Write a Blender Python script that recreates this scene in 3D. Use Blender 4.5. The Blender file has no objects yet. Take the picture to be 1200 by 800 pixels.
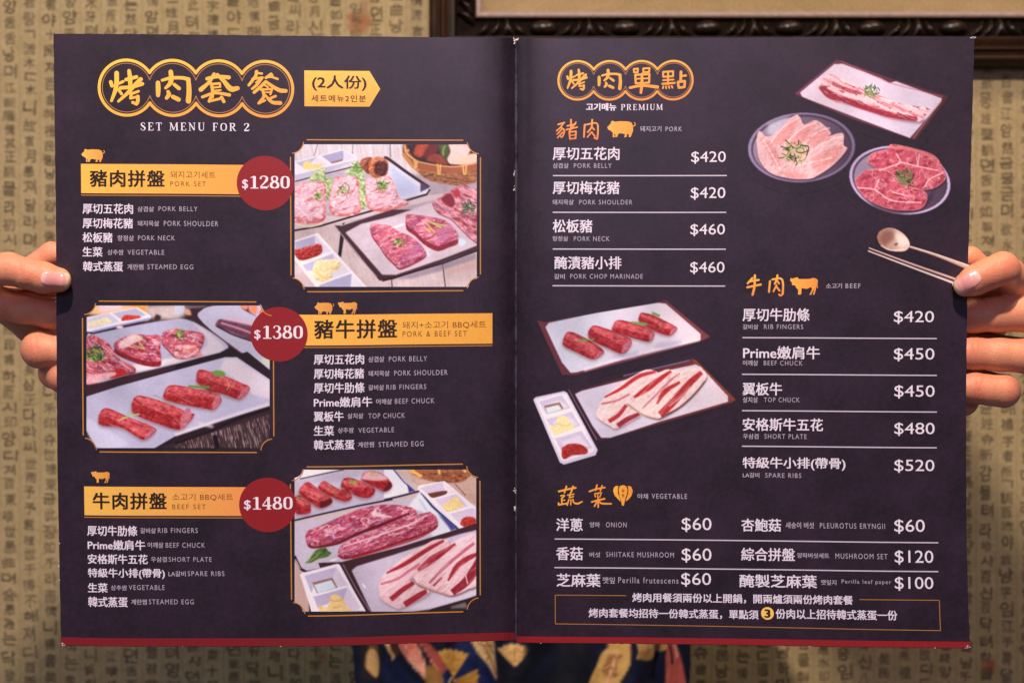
import bpy, math, random
import numpy as np
rnd = random.Random(7)
C = bpy.context.scene.collection

# ------------------------------------------------------------------ camera, light, exposure
D0 = 0.704                 # camera to menu, metres
PX = 0.0004225             # one photo pixel on the menu plane, metres
sc = bpy.context.scene
cam = bpy.data.cameras.new('camera'); cam_o = bpy.data.objects.new('camera', cam); C.objects.link(cam_o)
cam.sensor_width = 36; cam.lens = 36*D0/(1200*PX); cam.clip_start = 0.05; cam.clip_end = 30
cam.dof.use_dof = True; cam.dof.focus_distance = D0 - 0.002; cam.dof.aperture_fstop = 16
cam_o.location = (0, 0, D0)
sc.camera = cam_o
w = bpy.data.worlds.new('World'); sc.world = w; w.use_nodes = True
w.node_tree.nodes['Background'].inputs[0].default_value = (0.80, 0.82, 1.0, 1)
w.node_tree.nodes['Background'].inputs[1].default_value = 0.11
def area(name, loc, target, size, power, col, sy=None):
    l = bpy.data.lights.new(name, 'AREA'); l.shape = 'RECTANGLE' if sy else 'DISK'; l.size = size
    if sy: l.size_y = sy
    l.energy = power; l.color = col
    o = bpy.data.objects.new(name, l); C.objects.link(o); o.location = loc
    d = np.array(target) - np.array(loc)
    from mathutils import Vector
    o.rotation_euler = Vector(d).to_track_quat('-Z', 'Y').to_euler()
    return o
area('ceiling_spot', (-0.06, 1.25, 1.05), (0, 0, -0.1), 0.07, 41, (1.0, 0.84, 0.70))
area('window_light', (-1.7, 1.3, 0.7), (-0.2, 0.1, -0.7), 0.9, 15, (0.84, 0.90, 1.0), 0.9)
area('wall_fill', (0.9, 1.5, 0.2), (0.2, -0.35, -0.85), 0.35, 13, (1.0, 0.80, 0.54))  # added warm fill out of view, brightens the wall; no actual fixture
area('sheen_fill', (0.02, 0.70, 2.3), (0, 0, 0), 0.42, 7.5, (0.66, 0.52, 1.0))  # added violet fill behind the camera, gives the pages their sheen
sc.view_settings.view_transform = 'Standard'; sc.view_settings.look = 'None'
sc.view_settings.exposure = 0.0; sc.view_settings.gamma = 1.0
sc.render.engine = 'CYCLES'

# ------------------------------------------------------------------ helpers
def s2l(c):
    c = np.asarray(c, float)/255.0
    return np.where(c <= 0.04045, c/12.92, ((c+0.055)/1.055)**2.4)
PRINT_GAIN = 0.92
def mesh_obj(name, V, F, mat, parent=None, smooth=False, col=None, uniform=None):
    if parent is not None and parent.parent and parent.parent.parent: parent = parent.parent
    me = bpy.data.meshes.new(name)
    V = np.asarray(V, np.float32)
    if isinstance(F, np.ndarray):
        n, k = F.shape
        me.vertices.add(len(V)); me.vertices.foreach_set('co', V.ravel())
        me.loops.add(n*k); me.loops.foreach_set('vertex_index', F.astype(np.int32).ravel())
        me.polygons.add(n)
        me.polygons.foreach_set('loop_start', np.arange(0, n*k, k, dtype=np.int32))
        me.update(calc_edges=True)
    else:
        me.from_pydata(V.tolist(), [], F)
    me.polygons.foreach_set('use_smooth', np.full(len(me.polygons), bool(smooth)))
    if col is not None:
        a = me.color_attributes.new('Col', 'FLOAT_COLOR', 'POINT')
        col = np.asarray(col, np.float32)
        if col.ndim == 1: col = np.tile(col, (len(V), 1))
        if col.shape[1] == 3: col = np.hstack([col, np.ones((len(V), 1), np.float32)])
        a.data.foreach_set('color', col.astype(np.float32).ravel())
    me.update()
    if mat: me.materials.append(mat)
    o = bpy.data.objects.new(name, me); C.objects.link(o)
    if parent: o.parent = parent
    return o
def tag(o, label=None, cat=None, group=None, kind=None):
    if label: o['label'] = label
    if cat: o['category'] = cat
    if group: o['group'] = group
    if kind: o['kind'] = kind
    return o
def empty(name, loc, label, cat):
    o = bpy.data.objects.new(name, None); C.objects.link(o); o.location = loc
    return tag(o, label, cat)
def setp(o, parent):
    o.parent = parent
    o.matrix_parent_inverse = parent.matrix_world.inverted() if parent.type != 'EMPTY' else __import__('mathutils').Matrix.Translation(-parent.location)
    return o

class NT:
    def __init__(s, name):
        s.m = bpy.data.materials.new(name); s.m.use_nodes = True; s.t = s.m.node_tree
        s.b = s.t.nodes['Principled BSDF']; s.out = s.t.nodes['Material Output']
    def n(s, kind, **kw):
        nd = s.t.nodes.new(kind)
        for k, v in kw.items():
            if hasattr(nd, k): setattr(nd, k, v)
            else: nd.inputs[k.replace('_', ' ')].default_value = v
        return nd
    def l(s, a, b): s.t.links.new(a, b)
    def noise(s, scale, detail=4, rough=0.6, vec=None, dist=0.0):
        nd = s.n('ShaderNodeTexNoise'); nd.inputs['Scale'].default_value = scale
        nd.inputs['Detail'].default_value = detail; nd.inputs['Roughness'].default_value = rough; nd.inputs['Distortion'].default_value = dist
        if vec is None:
            if not hasattr(s, 'g'): s.g = s.n('ShaderNodeNewGeometry')
            vec = s.g.outputs['Position']
        s.l(vec, nd.inputs['Vector']); return nd.outputs['Fac']
    def ramp(s, fac, stops):
        r = s.n('ShaderNodeValToRGB'); e = r.color_ramp.elements
        while len(e) < len(stops): e.new(0.5)
        for el, (p, c) in zip(e, stops):
            el.position = p; el.color = (*c, 1) if len(c) == 3 else c
        s.l(fac, r.inputs[0]); return r.outputs[0]
    def mix(s, fac, a, b, mode='MIX'):
        x = s.n('ShaderNodeMix', data_type='RGBA', blend_type=mode)
        for sock, v in ((x.inputs[0], fac), (x.inputs[6], a), (x.inputs[7], b)):
            if hasattr(v, 'is_linked'): s.l(v, sock)
            elif isinstance(v, (int, float)): sock.default_value = v
            else: sock.default_value = (*v, 1)
        return x.outputs[2]
    def bump(s, h, strength, dist=0.001):
        b = s.n('ShaderNodeBump'); b.inputs['Strength'].default_value = strength; b.inputs['Distance'].default_value = dist
        s.l(h, b.inputs['Height']); s.l(b.outputs[0], s.b.inputs['Normal'])
    def set(s, **kw):
        for k, v in kw.items():
            s.b.inputs[k.replace('_', ' ')].default_value = v

PAGE_A = s2l((25, 16, 27)); PAGE_B = s2l((50, 33, 51))
def page_colour(nt):
    f = nt.noise(38, 6, 0.62); f2 = nt.noise(420, 3, 0.7)
    c = nt.ramp(f, [(0.32, tuple(PAGE_A*0.80)), (0.72, tuple(PAGE_B*0.92))])
    return nt.mix(0.30, c, nt.ramp(f2, [(0.3, tuple(PAGE_A*0.6)), (0.7, tuple(PAGE_B*1.15))]))
def mat_page():
    nt = NT('menu_page_print'); nt.l(page_colour(nt), nt.b.inputs['Base Color'])
    nt.set(Roughness=0.42); nt.b.inputs['Specular IOR Level'].default_value = 0.45
    nt.bump(nt.noise(900, 3, 0.6), 0.05, 0.0004); return nt.m
def mat_print():
    nt = NT('printed_ink'); a = nt.n('ShaderNodeAttribute', attribute_name='Col')
    g = nt.ramp(nt.noise(700, 3, 0.7), [(0.3, (0.93,)*3), (0.7, (1.05,)*3)])
    c = nt.mix(1.0, a.outputs['Color'], g, 'MULTIPLY')
    nt.l(nt.mix(a.outputs['Alpha'], page_colour(nt), c), nt.b.inputs['Base Color'])
    nt.set(Roughness=0.42); nt.b.inputs['Specular IOR Level'].default_value = 0.45; nt.bump(nt.noise(900, 3, 0.6), 0.05, 0.0004)
    return nt.m
def mat_simple(name, c, rough=0.6, noise=None, c2=None, bump=None, spec=0.4, metal=0):
    nt = NT(name)
    if noise:
        nt.l(nt.ramp(nt.noise(noise, 5, 0.65), [(0.35, tuple(c)), (0.68, tuple(c2))]), nt.b.inputs['Base Color'])
    else: nt.b.inputs['Base Color'].default_value = (*c, 1)
    nt.set(Roughness=rough, Metallic=metal); nt.b.inputs['Specular IOR Level'].default_value = spec
    if bump: nt.bump(nt.noise(bump[0], 4, 0.6), bump[1], bump[2])
    return nt.m
M_PAGE = mat_page(); M_PRINT = mat_print()
M_CORE = mat_simple('paper_core', s2l((205, 190, 195)), 0.8, 900, s2l((130, 105, 120)))
M_SPINE = mat_simple('spine_fold', s2l((40, 36, 46)), 0.35, 120, s2l((82, 78, 92)))

# ------------------------------------------------------------------ the menu sheet
EDGE = {
 'L': dict(
  top=[(62.5,39.8),(200,40.5),(330,42),(480,43.5),(603,44.5)],
  bot=[(71.5,755.8),(150,757),(330,757),(400,756.3),(500,752.8),(603,750)],
  lef=[(62.5,39.8),(63.5,100),(65,220),(66,320),(66.5,450),(68,580),(71.5,755.8)],
  rig=[(603,44.5),(602.6,400),(603,750)]),
 'R': dict(
  top=[(607.2,45.2),(750,45),(880,44.2),(1000,43.3),(1142,43.2)],
  bot=[(605.6,752.8),(750,754),(900,756),(1020,758),(1137,759.2)],
  lef=[(607.2,45.2),(606,400),(605.6,752.8)],
  rig=[(1142,43.2),(1139,150),(1136.5,240),(1133.5,350),(1132.3,470),(1132.5,600),(1134.5,700),(1137,759.2)])}
def cr_curve(pts, n=200):
    p = np.array(pts, float); q = np.vstack([2*p[0]-p[1], p, 2*p[-1]-p[-2]]); out = []
    m = len(p)-1; k = max(2, n//m)
    for i in range(m):
        t = np.linspace(0, 1, k, endpoint=False)[:, None]
        a, b, c, d = q[i], q[i+1], q[i+2], q[i+3]
        out.append(0.5*((2*b)+(-a+c)*t+(2*a-5*b+4*c-d)*t*t+(-a+3*b-3*c+d)*t**3))
    out.append(p[-1:]); return np.vstack(out)
class Page:
    def __init__(s, side):
        e = EDGE[side]; s.side = side; s.c = {}
        for k in e:
            c = cr_curve(e[k]); ax = 0 if k in ('top', 'bot') else 1
            t = (c[:, ax]-c[0, ax])/(c[-1, ax]-c[0, ax]); s.c[k] = (t, c[:, 0], c[:, 1])
    def ev(s, k, t):
        T, X, Y = s.c[k]; return np.interp(t, T, X), np.interp(t, T, Y)
    def M(s, u, v):
        tx, ty = s.ev('top', u); bx, by = s.ev('bot', u); lx, ly = s.ev('lef', v); rx, ry = s.ev('rig', v)
        x00, y00 = s.ev('top', 0); x10, y10 = s.ev('top', 1); x01, y01 = s.ev('bot', 0); x11, y11 = s.ev('bot', 1)
        X = (1-v)*tx+v*bx+(1-u)*lx+u*rx-((1-u)*(1-v)*x00+u*(1-v)*x10+(1-u)*v*x01+u*v*x11)
        Y = (1-v)*ty+v*by+(1-u)*ly+u*ry-((1-u)*(1-v)*y00+u*(1-v)*y10+(1-u)*v*y01+u*v*y11)
        return X, Y
    def inv(s, x, y):
        x = np.asarray(x, float); y = np.asarray(y, float)
        x0, x1 = (66, 603) if s.side == 'L' else (606, 1135)
        u = (x-x0)/(x1-x0); v = (y-44)/711.0
        for _ in range(8):
            X, Y = s.M(np.clip(u, -.02, 1.02), np.clip(v, -.02, 1.02)); u = u-(X-x)/(x1-x0); v = v-(Y-y)/711.0
        return u, v
PL, PR = Page('L'), Page('R')
def zsurf(px, py):
    px = np.asarray(px, float); py = np.asarray(py, float)
    d = np.abs(px-604.5)
    z = -0.0038*np.exp(-(d/28.0)**1.3) - 0.0025*np.exp(-(d/9.0)**2) + 0.0012*np.sin(px/170.0+0.4)*np.cos(py/260.0)
    return z - 0.006*np.clip((py-400)/355.0, -0.3, 1)*np.exp(-d/260.0)
def world(px, py, off=0.0):
    z = zsurf(px, py); f = (D0-z)/D0
    return np.stack([(np.asarray(px)-600)*PX*f, -(np.asarray(py)-400)*PX*f, z+off], -1)

menu = empty('menu', (0, 0, 0), 'open dark purple barbecue menu booklet held up by two hands', 'menu')
def build_page(pg, name):
    nu, nv = 130, 110
    u = np.linspace(0, 1, nu+1); v = np.linspace(0, 1, nv+1); U, Vv = np.meshgrid(u, v, indexing='ij')
    X, Y = pg.M(U, Vv)
    # small softened corners and faint waviness of the cut edge
    rs = np.random.RandomState(3); 
    X[0] += rs.uniform(-.25, .25, nv+1); X[-1] += rs.uniform(-.25, .25, nv+1)
    Y[:, 0] += rs.uniform(-.25, .25, nu+1); Y[:, -1] += rs.uniform(-.3, .3, nu+1)
    F_ = world(X, Y); B_ = world(X, Y, -0.0013)
    n = (nu+1)*(nv+1); idx = np.arange(n).reshape(nu+1, nv+1)
    q = np.stack([idx[:-1, :-1], idx[:-1, 1:], idx[1:, 1:], idx[1:, :-1]], -1).reshape(-1, 4)
    ring = list(idx[:, 0]) + list(idx[-1, 1:]) + list(idx[-2::-1, -1]) + list(idx[0, -2:0:-1])
    m_ = len(ring); side = [(2*n+i, 2*n+(i+1) % m_, 2*n+m_+(i+1) % m_, 2*n+m_+i) for i in range(m_)]
    F = np.vstack([q, q[:, ::-1]+n, np.array(side)])
    V = np.vstack([F_.reshape(-1, 3), B_.reshape(-1, 3)]); V = np.vstack([V, V[ring], V[np.array(ring)+n]])
    o = mesh_obj(name, V, F, M_PAGE, menu, smooth=True)
    o.data.materials.append(M_CORE)
    mi = np.zeros(len(F), np.int32); mi[2*len(q):] = 1; o.data.polygons.foreach_set('material_index', mi)
    return o
page_l = build_page(PL, 'page'); page_l['label'] = 'page with set menus and three framed food photos'
page_r = build_page(PR, 'page'); page_r['label'] = 'page with single dishes and their prices'
# spine fold between the pages
ys = np.linspace(44.8, 751, 80); V = []; 
for y in ys:
    for x, o_ in ((602.0, -0.0002), (603.6, -0.0012), (604.6, -0.0022), (605.6, -0.0012), (607.6, -0.0002)):
        V.append(world(x, y, o_-0.0004))
F = [(i*5+j, (i+1)*5+j, (i+1)*5+j+1, i*5+j+1) for i in range(79) for j in range(4)]
mesh_obj('spine', V, F, M_SPINE, menu, smooth=True)

LAYER = 0.000035
_cache = {}
def text_mesh(s, track=1.0):
    k = (s, track)
    if k in _cache: return _cache[k]
    c = bpy.data.curves.new('t', 'FONT'); c.body = s; c.resolution_u = 3; c.space_character = track
    o = bpy.data.objects.new('t', c); C.objects.link(o)
    dg = bpy.context.evaluated_depsgraph_get(); e = o.evaluated_get(dg); me = e.to_mesh()
    V = np.empty(len(me.vertices)*3); me.vertices.foreach_get('co', V); V = V.reshape(-1, 3)[:, :2].copy()
    me.calc_loop_triangles(); T = np.empty(len(me.loop_triangles)*3, np.int32); me.loop_triangles.foreach_get('vertices', T); T = T.reshape(-1, 3)
    a = V[T[:, 0]]; b = V[T[:, 1]]-a; d = V[T[:, 2]]-a; ar = b[:, 0]*d[:, 1]-b[:, 1]*d[:, 0]
    T = T[np.abs(ar) > 1e-9]; ar = ar[np.abs(ar) > 1e-9]; T[ar < 0] = T[ar < 0][:, ::-1]
    e.to_mesh_clear(); bpy.data.objects.remove(o); bpy.data.curves.remove(c)
    V[:, 1] *= -1
    _cache[k] = (V, T[:, ::-1].copy()); return _cache[k]
def split_long(L, T, z, mx=9.0):
    for _ in range(7):
        e = np.max([np.linalg.norm(L[T[:, i]]-L[T[:, (i+1) % 3]], axis=1) for i in range(3)], axis=0)
        big = e > mx
        if not big.any(): break
        B = T[big]; n = len(L); m = [(L[B[:, i]]+L[B[:, (i+1) % 3]])/2 for i in range(3)]; k = len(B)
        if z is not None: z = np.concatenate([z]+[(z[B[:, i]]+z[B[:, (i+1) % 3]])/2 for i in range(3)])
        L = np.vstack([L]+m); a, b, c = n+np.arange(k), n+k+np.arange(k), n+2*k+np.arange(k)
        T = np.vstack([T[~big], np.stack([B[:, 0], a, c], 1), np.stack([a, B[:, 1], b], 1), np.stack([c, b, B[:, 2]], 1), np.stack([a, b, c], 1)])
    return L, T, z
def col_of(c, P=None):
    return s2l(c)*PRINT_GAIN
def put2d(name, pg, parent, V2, T, colour, layer, cx=None, cy=None, ref=None, z=None):
    """V2 in local pixels about (cx,cy), laid parallel to the page edges"""
    if ref is None: cx, cy = (V2.min(0)+V2.max(0))/2; L = V2-[cx, cy]
    else: L = V2-[cx, cy]
    T = np.asarray(T)
    L, T, z = split_long(L, T, z)
    u0, v0 = pg.inv(cx, cy); e = 1e-3
    W = float(pg.M(u0+e, v0)[0]-pg.M(u0-e, v0)[0])/(2*e); H = float(pg.M(u0, v0+e)[1]-pg.M(u0, v0-e)[1])/(2*e)
    X, Y = pg.M(u0+L[:, 0]/W, v0+L[:, 1]/H)
    P = world(X, Y, LAYER*layer)
    if z is not None: P[:, 2] += z
    T = np.asarray(T)
    if T.shape[1] == 3:      # make all face the camera
        a = P[T[:, 0]]; b = P[T[:, 1]]-a; d = P[T[:, 2]]-a; ar = b[:, 0]*d[:, 1]-b[:, 1]*d[:, 0]
        T = T.copy(); T[ar < 0] = T[ar < 0][:, ::-1]
    if callable(colour): col = colour(X, Y)
    else: col = col_of(colour)
    return mesh_obj(name, P, T, M_PRINT, parent, col=col)
WHITE = (232, 222, 240); GREY = (178, 166, 184); DARK = (38, 24, 14); BROWN = (120, 72, 26)
def text(s, pg, parent, box, colour=WHITE, bold=0.0, track=1.0, layer=2, name='item_text'):
    V, T = text_mesh(s, track)
    mn, mx = V.min(0), V.max(0); x0, y0, x1, y1 = box
    S = np.array([(x1-x0)/(mx[0]-mn[0]), (y1-y0)/(mx[1]-mn[1])])
    if s == '一' : S[1] = S[0]
    V = (V-mn)*S+[x0, y0]
    if bold > 0:
        k = [(-bold, -bold*.6), (bold, -bold*.6), (-bold, bold*.6), (bold, bold*.6)]
        n = len(V); V = np.vstack([V+np.array(d) for d in k]); T = np.vstack([T+i*n for i in range(4)])
        z = np.repeat(np.arange(4)*0.000012, n)
    else: z = None
    return put2d(name, pg, parent, V, T, colour, layer, (x0+x1)/2, (y0+y1)/2, 1, z)

# ribbons: brush strokes, pen letters, rules
def smooth_line(pts, w, k=6):
    pts = np.array(pts, float); w = np.full(len(pts), w, float) if np.isscalar(w) else np.interp(np.linspace(0, 1, len(pts)), np.linspace(0, 1, len(w)), w)
    if len(pts) == 2: 
        t = np.linspace(0, 1, 4)[:, None]; return pts[0]+(pts[1]-pts[0])*t, np.interp(t[:, 0], [0, 1], w)
    c = cr_curve(np.hstack([pts, w[:, None]]), k*(len(pts)-1)); return c[:, :2], c[:, 2]
def ribbon(pts, w, cap=True, smooth=True, caps_n=6):
    if smooth: P, W = smooth_line(pts, w)
    else:
        P = np.array(pts, float); W = np.full(len(P), w, float) if np.isscalar(w) else np.array(w, float)
    d = np.gradient(P, axis=0); d /= np.maximum(np.linalg.norm(d, axis=1, keepdims=True), 1e-9); n = np.stack([-d[:, 1], d[:, 0]], 1)
    A = P+n*W[:, None]/2; B = P-n*W[:, None]/2; m = len(P)
    V = np.vstack([A, B]); T = []
    for i in range(m-1): T += [(i, i+1, m+i), (i+1, m+i+1, m+i)]
    if cap:
        for e, sg in ((0, -1), (m-1, 1)):
            a = np.arctan2(d[e, 1]*sg, d[e, 0]*sg); th = np.linspace(a-math.pi/2, a+math.pi/2, caps_n)
            ring = P[e]+np.stack([np.cos(th), np.sin(th)], 1)*W[e]/2; b = len(V)
            V = np.vstack([V, P[e:e+1]+0, ring]); T += [(b, b+1+j, b+2+j) for j in range(caps_n-1)]
    return V, np.array(T)
def strokes_mesh(L, cap=True, smooth=True, dz=0.000008):
    VV, TT, ZZ, n = [], [], [], 0
    for i, (pts, w_) in enumerate(L):
        V, T = ribbon(pts, w_, cap, smooth); VV.append(V); TT.append(T+n); ZZ.append(np.full(len(V), i*dz)); n += len(V)
    return np.vstack(VV), np.vstack(TT), np.concatenate(ZZ)
def strokes(name, pg, parent, L, colour, layer=2, cap=True, smooth=True):
    V, T, Z = strokes_mesh(L, cap, smooth); c = (V.min(0)+V.max(0))/2
    return put2d(name, pg, parent, V, T, colour, layer, c[0], c[1], 1, Z)
def tri_poly(pts):
    from mathutils import Vector
    from mathutils.geometry import tessellate_polygon
    P = [Vector((x, y, 0)) for x, y in pts]; return np.array(pts, float), np.array(tessellate_polygon([P]))
def poly(name, pg, parent, pts, colour, layer=1):
    V, T = tri_poly(pts); c = (V.min(0)+V.max(0))/2
    return put2d(name, pg, parent, V, T, colour, layer, c[0], c[1], 1)
def grid_rect(name, pg, parent, box, colour, layer=1, nx=24, ny=6):
    x0, y0, x1, y1 = box; g = np.stack(np.meshgrid(np.linspace(x0, x1, nx+1), np.linspace(y0, y1, ny+1), indexing='ij'), -1)
    idx = np.arange((nx+1)*(ny+1)).reshape(nx+1, ny+1)
    q = np.stack([idx[:-1, :-1], idx[:-1, 1:], idx[1:, 1:], idx[1:, :-1]], -1).reshape(-1, 4)
    T = np.vstack([q[:, [0, 1, 2]], q[:, [0, 2, 3]]])
    return put2d(name, pg, parent, g.reshape(-1, 2), T, colour, layer, (x0+x1)/2, (y0+y1)/2, 1)
def vgrad(x0, x1, c0, c1, y0=None, y1=None, ky=0.0):
    a, b = s2l(c0), s2l(c1)
    def f(X, Y):
        t = (X-x0)/(x1-x0)
        if y0 is not None: t = t*(1-ky)+ky*(Y-y0)/(y1-y0)
        t = np.clip(t, 0, 1)[:, None]; return (a*(1-t)+b*t)*PRINT_GAIN
    return f
def Z(ox, oy, s):
    return lambda L: [(ox+x/s, oy+y/s) for x, y in L]
def ZL(ox, oy, s, L):   # stroke lists
    z = Z(ox, oy, s); return [(z(p), (w_/s if np.isscalar(w_) else [k/s for k in w_])) for p, w_ in L]

GOLD = vgrad(0, 1, (246, 188, 78), (246, 188, 78))
LINE = (176, 122, 52)

# red foot bands
for pg, nm, v0 in ((PL, 'foot_band', 0.9862), (PR, 'foot_band', 0.9890)):
    u = np.linspace(0, 1, 131); v = np.array([v0, 1-2/330, .9992]); U, Vv = np.meshgrid(u, v, indexing='ij'); X, Y = pg.M(U, Vv)
    P = world(X, Y, LAYER*4); idx = np.arange(131*3).reshape(131, 3)
    q = np.stack([idx[:-1, :-1], idx[:-1, 1:], idx[1:, 1:], idx[1:, :-1]], -1).reshape(-1, 4)
    mesh_obj(nm, P.reshape(-1, 3), q, M_PRINT, page_l if pg is PL else page_r, col=s2l((122, 25, 31) if pg is PL else (140, 28, 34))*PRINT_GAIN)  # right band's red is painted brighter, as if more light fell there

# worn white flakes along edges and fold
def flakes(name, pg_obj, spec, seed):
    rs = random.Random(seed); VV, TT, n = [], [], 0
    for (x, y, rx, ry, cnt, c) in spec:
        for _ in range(cnt):
            cx = x+rs.gauss(0, rx); cy = y+rs.gauss(0, ry); k = rs.randint(5, 8); r = rs.uniform(.35, 1.1)
            a0 = rs.random()*6; asp = rs.uniform(.6, 2.2)
            pts = [(cx+math.cos(a0+i*6.283/k)*r*rs.uniform(.5, 1.1)*(0.8 if rx < ry else asp), cy+math.sin(a0+i*6.283/k)*r*rs.uniform(.5, 1.1)*(asp if rx < ry else .6)) for i in range(k)]
            P = world(np.array([p[0] for p in pts]), np.array([p[1] for p in pts]), 0.00045+rs.random()*0.0001)
            VV.append(P); TT.append(tuple(range(n+k-1, n-1, -1))); n += k
    o = mesh_obj(name, np.vstack(VV), TT, M_PRINT, pg_obj, col=s2l((222, 210, 214))*PRINT_GAIN); o['kind'] = 'stuff'
flakes('worn_patch', page_l, [(602.6, 49, .6, 2.5, 10, 0), (603, 204, .5, 3, 6, 0), (603, 222, .5, 4, 9, 0), (603, 574, .8, 2, 10, 0), (603.2, 595, .7, 3.5, 9, 0)]
       + [(x, 756.6 if x < 400 else 756.3-(x-400)*.031, 6, .25, 1, 0) for x in range(90, 600, 120)] + [(74, 754.2, 1.6, 1.0, 10, 0), (66, 350, .3, 3, 2, 0), (69.5, 660, .3, 12, 4, 0)], 5)
flakes('worn_patch', page_r, [(606.8, 47, 1.5, .9, 12, 0), (1140, 44.3, 2.0, .6, 10, 0), (1134, 757.5, 2.0, .9, 10, 0)]
       + [(x, 753+(x-607)*.0118, 6, .25, 1, 0) for x in range(640, 1130, 150)], 6)

# ------------------------------------------------------------------ left page print
def ring_path(cx0, cy, r, gap, n, cut, rev=False):
    """outline of n overlapping circles"""
    h = math.sqrt(max(r*r-(gap/2)**2, 0)); a = math.atan2(h, gap/2); pts = []
    for i in range(n):
        cx = cx0+gap*i; s0 = math.pi if i == 0 else math.pi-a; s1 = a if i < n-1 else 0.0
        m = 22
        for t in np.linspace(s0, s1, m): pts.append((cx+r*math.cos(t), cy-r*math.sin(t)))
        if i < n-1: pts.append(None)
    pts.append('r')
    for i in reversed(range(n)):
        cx = cx0+gap*i; s0 = 0.0 if i == n-1 else -a; s1 = -(math.pi-a) if i > 0 else -math.pi
        for t in np.linspace(s0, s1, 22): pts.append((cx+r*math.cos(t), cy-r*math.sin(t)))
        if i: pts.append(None)
    seg, out = [], []
    for p in pts:
        if p is None or p == 'r':
            out.append(seg); seg = []
        else: seg.append(p)
    out.append(seg); return out
def title_ring(pg, parent, cx0, cy, r, gap, w1, w2, inset, grad):
    L = [(sg, w1) for sg in ring_path(cx0, cy, r-w1/2, gap, 4, 0)]
    strokes('title_ring', pg, parent, L, grad, 1, cap=True, smooth=False)
    L = [(sg, w2) for sg in ring_path(cx0, cy, r-inset, gap, 4, 0)]
    strokes('title_ring', pg, parent, L, (170, 118, 70), 1, cap=True, smooth=False)
gt = vgrad(70, 137, (252, 200, 76), (224, 146, 62)); 
def gy(y0, y1, c0, c1, x0=0, x1=1, kx=0.0):
    a, b = s2l(c0), s2l(c1)
    def f(X, Y):
        t = np.clip((Y-y0)/(y1-y0)*(1-kx)+kx*(X-x0)/(x1-x0), 0, 1)[:, None]; return (a*(1-t)+b*t)*PRINT_GAIN
    return f
G_T = gy(70, 138, (255, 206, 80), (232, 152, 66), 110, 350, .5)
title_ring(PL, page_l, 148.5, 103.5, 34, 54.1, 3.4, 1.0, 5.4, G_T)
H1 = (105, 60, 9.2308)
KAO = ZL(*H1, [([(295,240),(293,330),(280,420),(235,540)], [50,50,46,30]), ([(230,335),(243,378)], 40), ([(365,330),(318,352)], 30), ([(315,420),(345,465)], 32),
  ([(430,215),(440,300),(440,385)], [40,48,44]), ([(395,310),(510,280)], 38), ([(335,400),(460,388),(572,355)], 40), ([(555,305),(480,380),(400,465),(310,545)], [46,46,38,28]),
  ([(530,435),(440,468)], 28), ([(455,455),(442,510)], 32), ([(442,512),(525,492)], 28), ([(522,492),(520,545),(505,572)], 40), ([(505,572),(465,556)], 34)])
ROU = ZL(*H1, [([(740,345),(742,410),(740,480)], [48,52,44]), ([(785,318),(880,293),(1000,290),(1072,306)], [30,36,38,44]), ([(1070,312),(1076,430),(1068,540)], [46,54,58]),
  ([(880,225),(885,300),(868,355),(822,402)], [48,52,46,30]), ([(915,362),(968,405)], [36,42]), ([(848,440),(858,470),(832,510)], [36,46,38]), ([(900,495),(962,525)], [44,48])])
H2 = (225, 60, 9.2308)
TAO = ZL(*H2, [([(165,302),(270,278),(400,285)], [40,38,44]), ([(240,250),(190,335),(95,420)], [36,34,50]), ([(275,255),(345,325),(420,408),(495,400)], [34,44,60,44]),
  ([(205,362),(300,350)], 26), ([(212,355),(222,430),(220,500)], 34), ([(230,398),(308,388)], 20), ([(232,432),(312,422)], 18), ([(303,350),(305,385)], 22), ([(112,500),(250,455),(405,475)], [32,30,36]),
  ([(218,475),(185,545)], 34), ([(185,545),(295,518)], 28), ([(318,500),(345,548)], 36)])
CAN = ZL(*H2, [([(700,225),(688,275),(615,372)], [38,34,30]), ([(705,240),(758,245)], 24), ([(655,305),(765,288)], 26), ([(760,292),(705,365),(650,412)], [28,30,26]),
  ([(735,300),(690,345)], 14), ([(800,290),(858,248)], 30), ([(858,245),(872,275),(800,288)], 22), ([(860,280),(928,302)], 24), ([(795,335),(740,390),(672,450)], [34,34,34]), ([(798,330),(880,388),(950,425),(1015,430)], [30,38,46,42]),
  ([(785,368),(822,392)], 22), ([(745,420),(868,412)], 24), ([(866,414),(848,468)], 24), ([(762,452),(842,446)], 16), ([(765,415),(775,495),(722,566)], [28,32,32]), ([(722,568),(790,535)], 24), ([(905,488),(850,510)], 28), ([(790,478),(865,552),(955,562)], [26,38,44])])
for L in (KAO, ROU, TAO, CAN): strokes('title_character', PL, page_l, L, G_T)

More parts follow.
